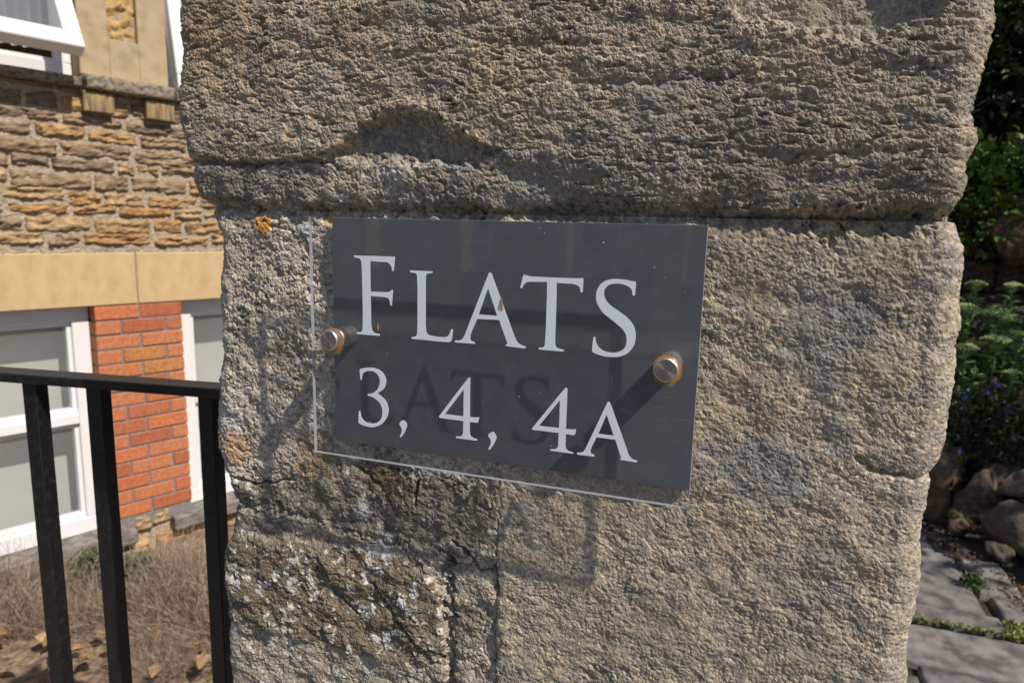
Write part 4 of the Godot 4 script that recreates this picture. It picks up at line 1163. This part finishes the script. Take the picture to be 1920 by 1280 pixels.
	put(root, "curtain", g.mesh(), plain(0.62, 0.64, 0.68, 0.9), up)

# ------------------------------------------------------------------ left garden: dry lavender, leaves
func bush(n: int, rad: float, hgt: float, tones: Array, sd: int, thick := 0.0016, lean := 0.5) -> ArrayMesh:
	rng.seed = sd
	var g := Bag.new()
	for k in n:
		var a := rnd(0, TAU)
		var q := sqrt(rng.randf())
		var p := Vector3(cos(a), 0, sin(a)) * rad * 0.55 * q
		var d := (Vector3(cos(a), 0, sin(a)) * q * lean * 1.3 + Vector3(rnd(-0.6, 0.6), rnd(0.35, 1.0), rnd(-0.6, 0.6))).normalized()
		var l := hgt * rnd(0.45, 1.05) * (1.0 - 0.3 * q)
		var c: Color = tones[rng.randi() % tones.size()]
		c = c * rnd(0.7, 1.25)
		c.a = 1.0
		var pieces := 3
		for s in pieces:
			var nd := (d + Vector3(rnd(-0.55, 0.55), rnd(-0.25, 0.2), rnd(-0.55, 0.55))).normalized()
			var e := p + nd * l / pieces
			g.stick(p, e, thick * (1.0 - 0.25 * s), thick * (0.75 - 0.25 * s), c, 3)
			if s > 0 and rng.randf() < 0.8:
				var sd2 := (nd + Vector3(rnd(-0.8, 0.8), rnd(-0.2, 0.6), rnd(-0.8, 0.8))).normalized()
				g.stick(e, e + sd2 * l * 0.28, thick * 0.6, thick * 0.25, c, 3)
			p = e
			d = nd
	return g.mesh()

func dead_leaf(sd: int) -> ArrayMesh:
	rng.seed = sd
	var g := Bag.new()
	var curl := rnd(0.9, 2.2)
	var cup := rnd(0.7, 1.6)
	var base := Color(0.26, 0.145, 0.065).lerp(Color(0.42, 0.30, 0.17), rng.randf())
	var rows := []
	for j in 8:
		var t := j / 7.0
		var w := sin(PI * pow(t, 0.8)) * 0.36 * (1.0 + 0.12 * sin(j * 2.4)) + 0.02
		var r := []
		for i in 5:
			var s := (i - 2) / 2.0
			r.append(Vector3(s * w, cup * absf(s) * absf(s) * w + 0.25 * curl * pow(t - 0.4, 2.0) + 0.03 * sin(i * 3.0 + j * 1.7), t - 0.5))
		rows.append(r)
	for j in 7:
		for i in 4:
			var c := base * (0.85 + 0.25 * rng.randf())
			c.a = 1.0
			g.quad(rows[j][i], rows[j][i + 1], rows[j + 1][i + 1], rows[j + 1][i], c)
	g.stick(Vector3(0, 0.05, -0.5), Vector3(0.05, 0.12, -0.8), 0.012, 0.008, base, 3)
	return g.mesh()

func left_garden() -> void:
	var dry := [Color(0.29, 0.225, 0.17), Color(0.40, 0.31, 0.23), Color(0.20, 0.15, 0.115), Color(0.50, 0.40, 0.29), Color(0.33, 0.235, 0.18)]
	var kinds := []
	for k in 3:
		kinds.append(bush(900, 0.32, 0.40, dry, 300 + k, 0.002))
	var spots := [[-1.85, -1.66, 0.95, "dry brown twiggy bush right of the middle railing bar"], [-1.50, -1.66, 0.9, "dry brown bush close behind the pillar's left edge"], [-2.12, -1.86, 0.7, "dry brown bush just under the brick pier"],
		[-2.58, -1.38, 0.85, "dry brown bush at the left frame edge behind the first bar"], [-2.30, -1.52, 0.6, "low dry brown bush between the first and the middle bar"], [-1.66, -1.95, 0.85, "dry brown bush under the right-hand window sill"], [-1.72, -1.36, 0.5, "low dry brown bush at the front between middle bar and pillar"]]
	for k in spots.size():
		var s: Array = spots[k]
		var t := thing("dry_bush", s[3], "bush", Vector3(s[0], -0.15, s[1]), Basis(Vector3.UP, k * 1.3).scaled(Vector3(s[2], s[2] * 1.15, s[2])), "dry bushes in the bed by the house")
		put(t, "stems", kinds[k % 3], M.twig)
	# two grey-green herbs
	var leaf := leaf_mesh(0.028, 0.009)
	for k in 2:
		var at: Vector3 = [Vector3(-2.45, -0.15, -1.68), Vector3(-2.22, -0.15, -1.72)][k]
		var t := thing("green_herb", ["small grey-green herb bush left of the middle railing bar", "small grey-green herb bush right of the middle railing bar"][k], "herb", at)
		put(t, "stems", bush(60, 0.16, 0.24, [Color(0.12, 0.13, 0.07)], 320 + k), M.twig)
		var pl := []
		var tn := []
		for q in 1500:
			var a := rnd(0, TAU)
			var b := rnd(0.0, 1.0)
			var p := Vector3(cos(a) * b * 0.21, rnd(0.03, 0.23) * (1.0 - 0.5 * b * b), sin(a) * b * 0.15)
			pl.append(Transform3D(leaf_turn(p.normalized() + Vector3(0, 0.8, 0)), p))
			var c := rnd(0.7, 1.25)
			tn.append(Color(0.13 * c, 0.15 * c, 0.075 * c))
		many("foliage", leaf, M.leaf, pl, tn, t)
	# dead leaves on the soil
	var shapes := []
	for k in 4:
		shapes.append(dead_leaf(340 + k))
	rng.seed = 350
	for k in 30:
		var x := -2.45 + rnd(0, 1.1)
		var z := -1.6 + rnd(0, 0.6)
		if k < 9:
			x = -2.12 + rnd(-0.16, 0.16)
			z = -1.19 + rnd(-0.12, 0.10)
		elif k < 13:
			x = -1.86 + rnd(-0.1, 0.1)
			z = -1.30 + rnd(-0.1, 0.08)
		elif k < 16:
			x = -1.60 + rnd(-0.12, 0.12)
			z = -1.42 + rnd(-0.08, 0.08)
		var t := put(self, "fallen_leaf", shapes[k % 4], M.dead_leaf, Vector3(x, -0.10 + rnd(0, 0.06), z), Basis(Vector3(rnd(-0.4, 0.4), 1, rnd(-0.4, 0.4)).normalized(), rnd(0, TAU)).scaled(Vector3.ONE * rnd(0.045, 0.085)))
		tag(t, "curled tan dead leaf lying among the dry bushes behind the railing", "leaf", "dead leaves on the bed by the house")
	# pale bare stalks
	for k in 2:
		var g := Bag.new()
		var p: Vector3 = [Vector3(-1.80, -0.12, -1.36), Vector3(-2.02, -0.12, -1.50), Vector3(-1.52, -0.12, -1.46)][k]
		var d: Vector3 = Vector3([0.14, -0.08, -0.14][k], [0.26, 0.14, 0.2][k], 0.03)
		var c := Color(0.48, 0.31, 0.16) if k == 0 else Color(0.42, 0.38, 0.32)
		g.stick(p, p + d * 0.5 + Vector3(0.02, 0, 0), 0.006, 0.005, c, 5)
		g.stick(p + d * 0.5 + Vector3(0.02, 0, 0), p + d, 0.005, 0.003, c, 5)
		g.stick(p + d, p + d + Vector3(0.05, 0.06, 0.02), 0.003, 0.0015, c, 5)
		tag(put(self, "bare_stalk", g.mesh(), M.twig), ["orange-brown bent stalk standing among the dry bushes", "pale straight stalk just right of the first railing gap", "pale leaning stalk beside the pillar's foot"][k], "stalk")

# ------------------------------------------------------------------ right garden
func right_garden() -> void:
	rng.seed = 400
	var n := noise(1.6, 4, 8)
	# earth under the slabs, the bank and the path
	tag(put(self, "soil", sheet(0.46, 9.0, -12.0, 0.14, 60, 70, func(x, z): return -0.03 + 0.012 * n.get_noise_2d(x * 3.0, z * 3.0)), M.dark_soil), "dark earth between the path slabs", "soil", "", "structure")
	var bank := func(x: float, z: float) -> float:
		var f := smoothstep(0.0, 1.0, clampf((x - 1.38 - (z + 4.3) * 0.35) / 0.35, 0, 1))
		var far := smoothstep(0.0, 1.0, clampf((-4.0 - z) / 0.2, 0, 1))
		f = maxf(f, far * 1.0)
		f *= smoothstep(0.0, 1.0, clampf((-3.25 - z) / 0.5 + (x - 1.9) * 1.5, 0, 1))
		return -0.06 + f * (0.36 + 0.75 * clampf((-4.0 - z) / 0.8, 0, 1.1)) + 0.04 * n.get_noise_2d(x * 4.0, z * 4.0)
	tag(put(self, "garden_bank", sheet(0.6, 6.0, -7.0, -2.9, 110, 90, bank), M.dark_soil), "dark earth bank rising behind the edging rocks", "bank", "", "structure")
	var path := put(self, "path", box_mesh(Vector3(0.48, -0.25, -6.0), Vector3(1.5, -0.06, 0.14), 0.0), M.dark_soil)
	tag(path, "grey stone slab path along the pillar's right side", "path", "", "structure")
	# slabs: x0, x1, z0, z1
	var k := 0
	for b in [[0.49, 1.50, -0.75, -0.02], [0.49, 1.49, -1.42, -0.765], [0.49, 1.02, -2.22, -1.435], [1.03, 1.52, -2.29, -1.435], [0.49, 1.50, -2.607, -2.30], [0.49, 1.44, -2.80, -2.635], [0.49, 1.40, -3.42, -2.812], [0.49, 1.33, -4.2, -3.432], [0.49, 1.3, -5.0, -4.215],
		[1.455, 1.66, -2.98, -2.72], [1.42, 1.60, -3.38, -3.0], [1.54, 1.9, -2.25, -1.6], [1.53, 1.95, -2.64, -2.28]]:
		var m := rough_block(b[1] - b[0], b[3] - b[2], 0.06, 600 + k, 0.006, 30, 16, 0.0, 0.012)
		var o := put(path, "slab", m, M.slab[k % 3], Vector3(b[0], -0.058 + rnd(-0.002, 0.003), b[3]), Basis(Vector3.RIGHT, -PI / 2))
		k += 1
	# moss and seedlings in the joint
	var leaf := leaf_mesh(0.03, 0.014)
	var pl := []
	var tn := []
	for q in 620:
		var x := rnd(1.05, 1.55)
		var z := -2.621 + rnd(-0.008, 0.008)
		if q > 260:
			x = 1.47 + rnd(-0.05, 0.16)
			z = -2.68 + rnd(-0.06, 0.09)
		pl.append(Transform3D(leaf_turn(Vector3(0, 1.0, 0)).scaled(Vector3.ONE * rnd(0.4, 1.0)), Vector3(x, rnd(-0.004, 0.014), z)))
		var c := rnd(0.7, 1.3)
		tn.append(Color(0.17 * c, 0.20 * c, 0.035 * c))
	tag(many("moss", leaf, M.leaf, pl, tn), "yellow-green moss in the joint between path slabs", "moss", "", "stuff")
	# seedling clumps
	for q in 3:
		var at: Vector3 = [Vector3(1.72, 0.02, -3.25), Vector3(1.40, 0.0, -3.05), Vector3(1.50, 0.05, -3.75)][q]
		var g := Bag.new()
		var lv: PackedVector3Array = leaf.surface_get_arrays(0)[Mesh.ARRAY_VERTEX]
		for e in 90:
			var p := Vector3(rnd(-0.035, 0.035), rnd(0.0, 0.05), rnd(-0.035, 0.035))
			var bt := leaf_turn(Vector3(p.x * 5, 1, p.z * 5))
			var c := rnd(0.7, 1.3)
			var col := Color(0.065 * c, 0.13 * c, 0.03 * c) if q != 2 else Color(0.17 * c, 0.18 * c, 0.04 * c)
			for w in range(0, lv.size(), 3):
				g.tri(bt * lv[w] + p, bt * lv[w + 1] + p, bt * lv[w + 2] + p, col)
		var o := put(self, "weed", g.mesh(), M.leaf, at)
		tag(o, ["small bright green weed at the foot of the edging rocks", "tiny green weed in the gap between two slabs", "yellowish low weed in front of the rounded edging rock"][q], "weed")
	# edging rocks
	var rocks := [[1.46, 0.16, -4.02, 0.44, 0.50, 0.40, 0, "brown edging rock right against the pillar's outline"], [1.63, 0.14, -3.86, 0.30, 0.42, 0.30, 2, "dark upright edging rock in the middle of the row"], [1.83, 0.27, -3.88, 0.46, 0.27, 0.34, 1, "pale flat-topped edging rock lying on top of the row"],
		[1.80, 0.06, -3.62, 0.44, 0.40, 0.36, 2, "dark wedge-shaped rock below the pale flat-topped rock"], [1.98, 0.05, -3.30, 0.45, 0.42, 0.40, 0, "brown edging rock at the right end of the row"], [1.40, 0.10, -4.45, 0.36, 0.4, 0.35, 1, "grey edging rock at the far end of the row"], [2.20, 0.2, -3.7, 0.4, 0.3, 0.4, 0, "brown rock behind the right end of the row"],
		[1.52, 0.03, -3.72, 0.16, 0.12, 0.14, 0, "small brown stone at the foot of the dark upright rock"], [1.62, 0.02, -3.46, 0.18, 0.12, 0.13, 2, "small dark stone in front of the wedge-shaped rock"]]
	for r in rocks:
		tag(put(self, "edging_rock", boulder(Vector3(r[3], r[4], r[5]), int(r[0] * 100), 0.22), M.rock[r[6]], Vector3(r[0], r[1], r[2]), Basis(Vector3.UP, r[0] * 5.0)), r[7], "rock", "rocks edging the path")
	# crumbs of soil, bark and leaf on the path's edge
	var crumb := boulder(Vector3(0.02, 0.012, 0.016), 5, 0.4, 4)
	pl = []
	tn = []
	for q in 420:
		var t := rng.randf()
		var x := lerpf(1.62, 1.22, t) + rnd(-0.06, 0.10)
		var z := lerpf(-2.85, -4.0, t) + rnd(-0.1, 0.1)
		pl.append(Transform3D(any_turn().scaled(Vector3.ONE * rnd(0.3, 1.3)), Vector3(x, 0.006, z)))
		var c := rnd(0.4, 1.2)
		tn.append(Color(0.14 * c, 0.09 * c, 0.055 * c) if q % 6 else Color(0.4 * c, 0.34 * c, 0.22 * c))
	tag(many("litter", crumb, M.petal, pl, tn), "brown crumbs and bits of bark along the path edge", "litter", "", "stuff")
	# dark retaining wall behind the flowers
	var wall := thing("retaining_wall", "low dark brown stone wall behind the flower bank", "garden wall", Vector3(0.9, 0.5, -5.55))
	put(wall, "wall_core", box_mesh(Vector3(0, 0, -0.3), Vector3(5.0, 1.20, -0.04), 0.0), M.dark_soil)
	for j in 5:
		var x := rnd(-0.2, 0.0)
		while x < 4.8:
			var w := rnd(0.28, 0.6)
			put(wall, "stone", rough_block(w - 0.012, 0.23, 0.07, 700 + j * 40 + int(x * 10), 0.11, 14, 9, 0.2, 0.02), M.rock[2], Vector3(x, j * 0.237, -0.05 + rnd(-0.02, 0.03)))
			x += w
	tag(put(self, "round_boulder", boulder(Vector3(0.62, 0.55, 0.4), 21, 0.12), M.rock[0], Vector3(2.08, 1.70, -5.35)), "rounded brown boulder on the wall behind the flowers", "boulder")
	# stonecrop plants with flat green flower heads
	sedums()
	# trailing plants with violet flowers in front of them
	for q in 3:
		var at: Vector3 = [Vector3(1.60, 0.36, -4.02), Vector3(1.84, 0.36, -4.0), Vector3(2.2, 0.36, -4.0)][q]
		var t := thing("violet_flowers", ["low dark plant with violet flowers behind the brown rounded rock", "low dark plant with violet flowers above the pale flat-topped rock", "low dark plant with violet flowers at the right frame edge"][q], "flower", at)
		pl = []
		tn = []
		for e in 1000:
			var p := Vector3(rnd(-0.2, 0.2), rnd(-0.04, 0.40), rnd(-0.14, 0.12))
			pl.append(Transform3D(leaf_turn(Vector3(p.x * 2, 0.7, p.z * 2 + 0.4)), p))
			var c := rnd(0.6, 1.2)
			tn.append(Color(0.06 * c, 0.095 * c, 0.035 * c))
		many("foliage", leaf_mesh(0.05, 0.012), M.leaf, pl, tn, t)
		for e in [7, 5, 3][q]:
			var g := Bag.new()
			var c := Color(0.11, 0.085, 0.42) if e != 0 else Color(0.30, 0.10, 0.28)
			for w in 10:
				var p := Vector3(rnd(-0.008, 0.008), w * 0.0042, rnd(-0.008, 0.008))
				var d := Vector3(rnd(-1, 1), rnd(-0.2, 0.8), rnd(-1, 1)).normalized() * 0.013
				g.tri(p, p + d + Vector3(0.006, 0, 0.004), p + d + Vector3(-0.005, 0.005, -0.004), c)
				g.stick(p, p + d * 0.6, 0.004, 0.002, c, 4)
			put(t, "flower", g.mesh(), M.petal, [Vector3(0.03, 0.47, 0.07), Vector3(-0.07, 0.36, 0.07), Vector3(0.01, 0.38, 0.07), Vector3(-0.11, 0.25, 0.07), Vector3(0.08, 0.43, 0.07), Vector3(0.09, 0.26, 0.07), Vector3(-0.13, 0.04, 0.12), Vector3(0.06, 0.02, 0.14), Vector3(0.16, 0.0, 0.14)][e] + Vector3(rnd(-0.03, 0.03), rnd(-0.03, 0.03), rnd(0, 0.03)) * (1.0 + q), Basis(Vector3(rnd(-1, 1), 0, rnd(-1, 1)).normalized(), rnd(0.2, 1.2)))
	trees()

func sedums() -> void:
	rng.seed = 420
	# a flower head: a shallow dome of buds on short stalks
	var heads := []
	for k in 3:
		var g := Bag.new()
		for q in 85:
			var a := q * 2.39996
			var rr := sqrt((q + 0.5) / 85.0) * 0.062
			rr *= 1.0 + 0.12 * sin(a * 3.0 + k)
			var p := Vector3(cos(a) * rr, 0.022 * (1.0 - pow(rr / 0.066, 2.0)) + rnd(-0.004, 0.004), sin(a) * rr)
			var c := rnd(0.8, 1.2)
			var col := Color(0.33 * c, 0.46 * c, 0.15 * c)
			var s := rnd(0.0045, 0.0075)
			for e in 4:
				var t1 := TAU * e / 4 + a
				var t2 := TAU * (e + 1) / 4 + a
				var e1 := p + Vector3(cos(t1), 0, sin(t1)) * s
				var e2 := p + Vector3(cos(t2), 0, sin(t2)) * s
				g.tri(p + Vector3(0, s * 0.9, 0), e1, e2, col)
				g.tri(p - Vector3(0, s * 1.4, 0), e2, e1, col)
			if q % 5 == 0: g.stick(Vector3(0, -0.06, 0), p - Vector3(0, s, 0), 0.002, 0.0012, Color(0.12, 0.2, 0.06), 3)
		heads.append(g.mesh())
	var leaf := leaf_mesh(0.075, 0.04)
	var proto := []
	for k in 3:
		var g := Bag.new()
		g.stick(Vector3.ZERO, Vector3(0, 0.40, 0), 0.006, 0.004, Color(0.11, 0.18, 0.06), 6)
		var stem := g.mesh()
		g = Bag.new()
		for q in 16:
			var y := 0.05 + q * 0.021
			var a := q * 1.57 + rnd(-0.4, 0.4) + (0.78 if q % 4 > 1 else 0.0)
			var b := Basis(Vector3.UP, a) * Basis(Vector3.RIGHT, rnd(-0.7, -0.1)) * Basis.from_scale(Vector3.ONE * rnd(0.8, 1.15))
			var c := rnd(0.75, 1.2)
			var col := Color(0.14 * c, 0.25 * c, 0.075 * c)
			var lv := leaf.surface_get_arrays(0)
			var vs: PackedVector3Array = lv[Mesh.ARRAY_VERTEX]
			for e in range(0, vs.size(), 3):
				g.tri(b * vs[e] + Vector3(0, y, 0), b * vs[e + 1] + Vector3(0, y, 0), b * vs[e + 2] + Vector3(0, y, 0), col)
		proto.append([stem, g.mesh(), heads[k]])
	# x, head y, z, height scale, head scale, label
	for s in [[1.71, 1.31, -4.75, 1.2, 1.0, "stonecrop with a round dark green head, topmost beside the pillar"], [1.92, 1.31, -4.80, 1.2, 0.9, "stonecrop with a yellowish head, topmost at the right frame edge"], [1.60, 1.17, -4.50, 1.2, 1.3, "stonecrop with a light green head touching the pillar's outline"],
		[1.71, 1.15, -4.40, 1.2, 1.4, "stonecrop with the widest light green head in the middle of the clump"], [1.83, 1.11, -4.50, 1.2, 0.9, "stonecrop with a small head just right of the widest head"], [1.70, 1.02, -4.20, 1.2, 1.25, "stonecrop with a flat light green head below the widest head"],
		[1.54, 0.97, -4.15, 1.2, 1.05, "stonecrop with the lowest lobed head beside the pillar"], [1.81, 1.06, -4.25, 1.1, 0.85, "stonecrop with a small dull head right of the flat low head"], [1.77, 0.85, -4.10, 1.0, 0.7, "short stonecrop with a faint head low on the right"],
		[1.92, 1.19, -4.40, 1.2, 1.0, "stonecrop with a green head just beyond the right frame edge"], [1.58, 1.21, -4.70, 1.2, 1.0, "stonecrop with a dark head at the back, half behind the pillar"], [1.95, 0.98, -4.15, 1.1, 1.0, "stonecrop with a green head at the far right of the clump"], [2.15, 1.2, -4.5, 1.2, 1.0, "stonecrop standing apart at the right end of the bank"]]:
		var k := rng.randi() % 3
		var t := thing("stonecrop", s[5], "plant", Vector3(s[0], s[1] - 0.425 * s[3], s[2]), Basis(Vector3(rnd(-1, 1), 0, rnd(-1, 1)).normalized(), rnd(0.0, 0.05)) * Basis(Vector3.UP, rnd(0, TAU)), "stonecrop plants on the bank")
		for e in 4:
			var lean := Vector3(rnd(-0.09, 0.09), 0, rnd(-0.09, 0.09)) * minf(e, 1)
			var sc := Vector3.ONE * float(s[3]) * (1.0 - 0.12 * e)
			put(t, "stem", proto[k][0], M.twig, lean, Basis.from_scale(sc))
			put(t, "foliage", proto[(k + e) % 3][1], M.leaf, lean, Basis(Vector3.UP, e * 1.1).scaled(sc))
			if e == 0: put(t, "flower_head", proto[k][2], M.petal, lean + Vector3(0, 0.405 * sc.y + 0.02, 0), Basis.from_scale(Vector3.ONE * float(s[4])))

func crown(parent: Node, leaf: Mesh, blobs: Array, per: int, tone: Color, spread := 0.35) -> void:
	var pl := []
	var tn := []
	for b in blobs:
		for q in int(per * b[3] * b[3]):
			var d := Vector3(rnd(-1, 1), rnd(-1, 1), rnd(-1, 1))
			if d.length() > 1.0: d = d.normalized() * rnd(0.6, 1.0)
			var p := Vector3(b[0], b[1], b[2]) + d * float(b[3]) * (1.0 + rnd(-spread, spread) * 0.5)
			pl.append(Transform3D(leaf_turn(d.normalized() + Vector3(0, 0.5, 0)).scaled(Vector3.ONE * rnd(0.6, 1.2)), p))
			var c := rnd(0.6, 1.35)
			tn.append(Color(tone.r * c * rnd(0.8, 1.25), tone.g * c, tone.b * c))
	many("foliage", leaf, M.leaf, pl, tn, parent)

func trees() -> void:
	rng.seed = 440
	# bright ivy-like shrub on the wall
	for q in 3:
		var at: Vector3 = [Vector3(1.75, 1.85, -5.5), Vector3(2.35, 1.95, -5.5), Vector3(3.0, 1.9, -5.6)][q]
		var t := thing("wall_shrub", ["bright green small-leaved shrub on the wall beside the pillar", "bright green small-leaved shrub on the wall at the right frame edge", "green shrub on the wall beyond the right frame edge"][q], "shrub", at)
		var g := Bag.new()
		for e in 9:
			g.stick(Vector3(rnd(-0.1, 0.1), -0.3, -0.1), Vector3(rnd(-0.4, 0.4), rnd(0.05, 0.35), rnd(-0.2, 0.25)), 0.012, 0.004, Color(0.07, 0.05, 0.03), 5)
		put(t, "branches", g.mesh(), M.twig)
		crown(t, leaf_mesh(0.075, 0.045), [[0, 0.05, 0.05, 0.32], [-0.3, 0.0, 0.0, 0.25], [0.28, 0.02, 0.05, 0.28], [0.0, 0.25, -0.1, 0.25], [0.1, -0.12, 0.15, 0.22], [-0.22, 0.2, 0.0, 0.22]], 5200, Color(0.075, 0.145, 0.02))
	# dark laurels behind, with trunk and limbs
	var kinds := [[1.7, -6.6, "dark laurel behind the wall, closest to the pillar"], [2.9, -6.7, "dark laurel behind the wall, second from the pillar"], [4.2, -6.9, "dark laurel behind the wall, out at the right"], [0.6, -7.4, "dark laurel hidden mostly behind the pillar"], [2.3, -8.2, "dark laurel in the back row behind the one closest to the pillar"], [3.6, -8.3, "dark laurel in the back row, out at the right"]]
	for s in kinds:
		var t := thing("laurel_tree", s[2], "tree", Vector3(s[0], 0.5, s[1]))
		var g := Bag.new()
		g.stick(Vector3.ZERO, Vector3(0.05, 1.3, 0), 0.09, 0.06, Color.WHITE, 10)
		for e in 8:
			var a := e * 0.8
			g.stick(Vector3(0.05, 0.9 + 0.06 * e, 0), Vector3(cos(a) * 0.7, 1.7 + rnd(0, 0.9), sin(a) * 0.6), 0.035, 0.01, Color.WHITE, 6)
		put(t, "trunk", g.mesh(), M.bark)
		var bl := []
		for e in 44:
			bl.append([rnd(-0.85, 0.85), rnd(0.7, 3.6), rnd(-0.5, 0.6), rnd(0.3, 0.5)])
		crown(t, leaf_mesh(0.13, 0.055), bl, 2200, Color(0.035, 0.068, 0.022))
	# tall unseen tree, placed to the right so its crown shades the bank
	var t := thing("shade_tree", "broad dark-leaved unseen tree placed right of the bank to shade it", "tree", Vector3(3.9, 0.0, -3.4))
	var g := Bag.new()
	g.stick(Vector3.ZERO, Vector3(0.1, 1.6, -0.05), 0.16, 0.12, Color.WHITE, 14)
	for e in 14:
		var a := e * 1.1
		g.stick(Vector3(0.08, 1.2 + 0.1 * e, -0.03), Vector3(cos(a) * rnd(0.7, 1.6), 2.0 + rnd(0, 2.2), sin(a) * rnd(0.7, 1.4)), 0.06, 0.012, Color.WHITE, 7)
	put(t, "trunk", g.mesh(), M.bark)
	var bl := []
	for e in 60:
		var a := rnd(0, TAU)
		var q := sqrt(rng.randf()) * 1.5
		bl.append([cos(a) * q * 1.1, rnd(1.2, 4.4), sin(a) * q * 0.85 - 0.25, rnd(0.3, 0.55)])
	crown(t, leaf_mesh(0.11, 0.06), bl, 230, Color(0.05, 0.09, 0.025))

# ------------------------------------------------------------------ across the street, mirrored faintly in the sign
func street() -> void:
	rng.seed = 460
	tag(put(self, "far_pavement", box_mesh(Vector3(-40, -0.2, 8.6), Vector3(40, -0.01, 10.4), 0.02), M.pavement), "grey pavement on the far side of the road", "pavement", "", "structure")
	var w := thing("street_wall", "low stone garden wall with pale piers across the road", "garden wall", Vector3(-4.0, 0, 10.8))
	put(w, "wall_core", box_mesh(Vector3(-9, 0, -0.15), Vector3(9, 0.75, 0.15), 0.02), M.ledge)
	put(w, "coping", box_mesh(Vector3(-9, 0.75, -0.2), Vector3(9, 0.84, 0.2), 0.02), M.sill)
	for k in 9:
		put(w, "pier", box_mesh(Vector3(-8.6 + k * 1.9, 0, -0.26), Vector3(-8.1 + k * 1.9, 1.9, 0.26), 0.02), M.pale_ashlar)
	var b := thing("street_building", "pale stone building across the road", "building", Vector3(-3.0, 0, 17.0))
	put(b, "wall", box_mesh(Vector3(-12, 0, 0), Vector3(12, 6, 4), 0.02), M.pale_ashlar)
	for k in 5:
		var wx := -8.0 + k * 3.5
		var win := put(b, "window", box_mesh(Vector3(wx, 1.2, -0.03), Vector3(wx + 1.1, 2.9, 0.0), 0.01), M.white_frame)
		put(win, "pane", box_mesh(Vector3(wx + 0.08, 1.28, -0.04), Vector3(wx + 1.02, 2.82, -0.031), 0.0), plain(0.02, 0.025, 0.03, 0.1))
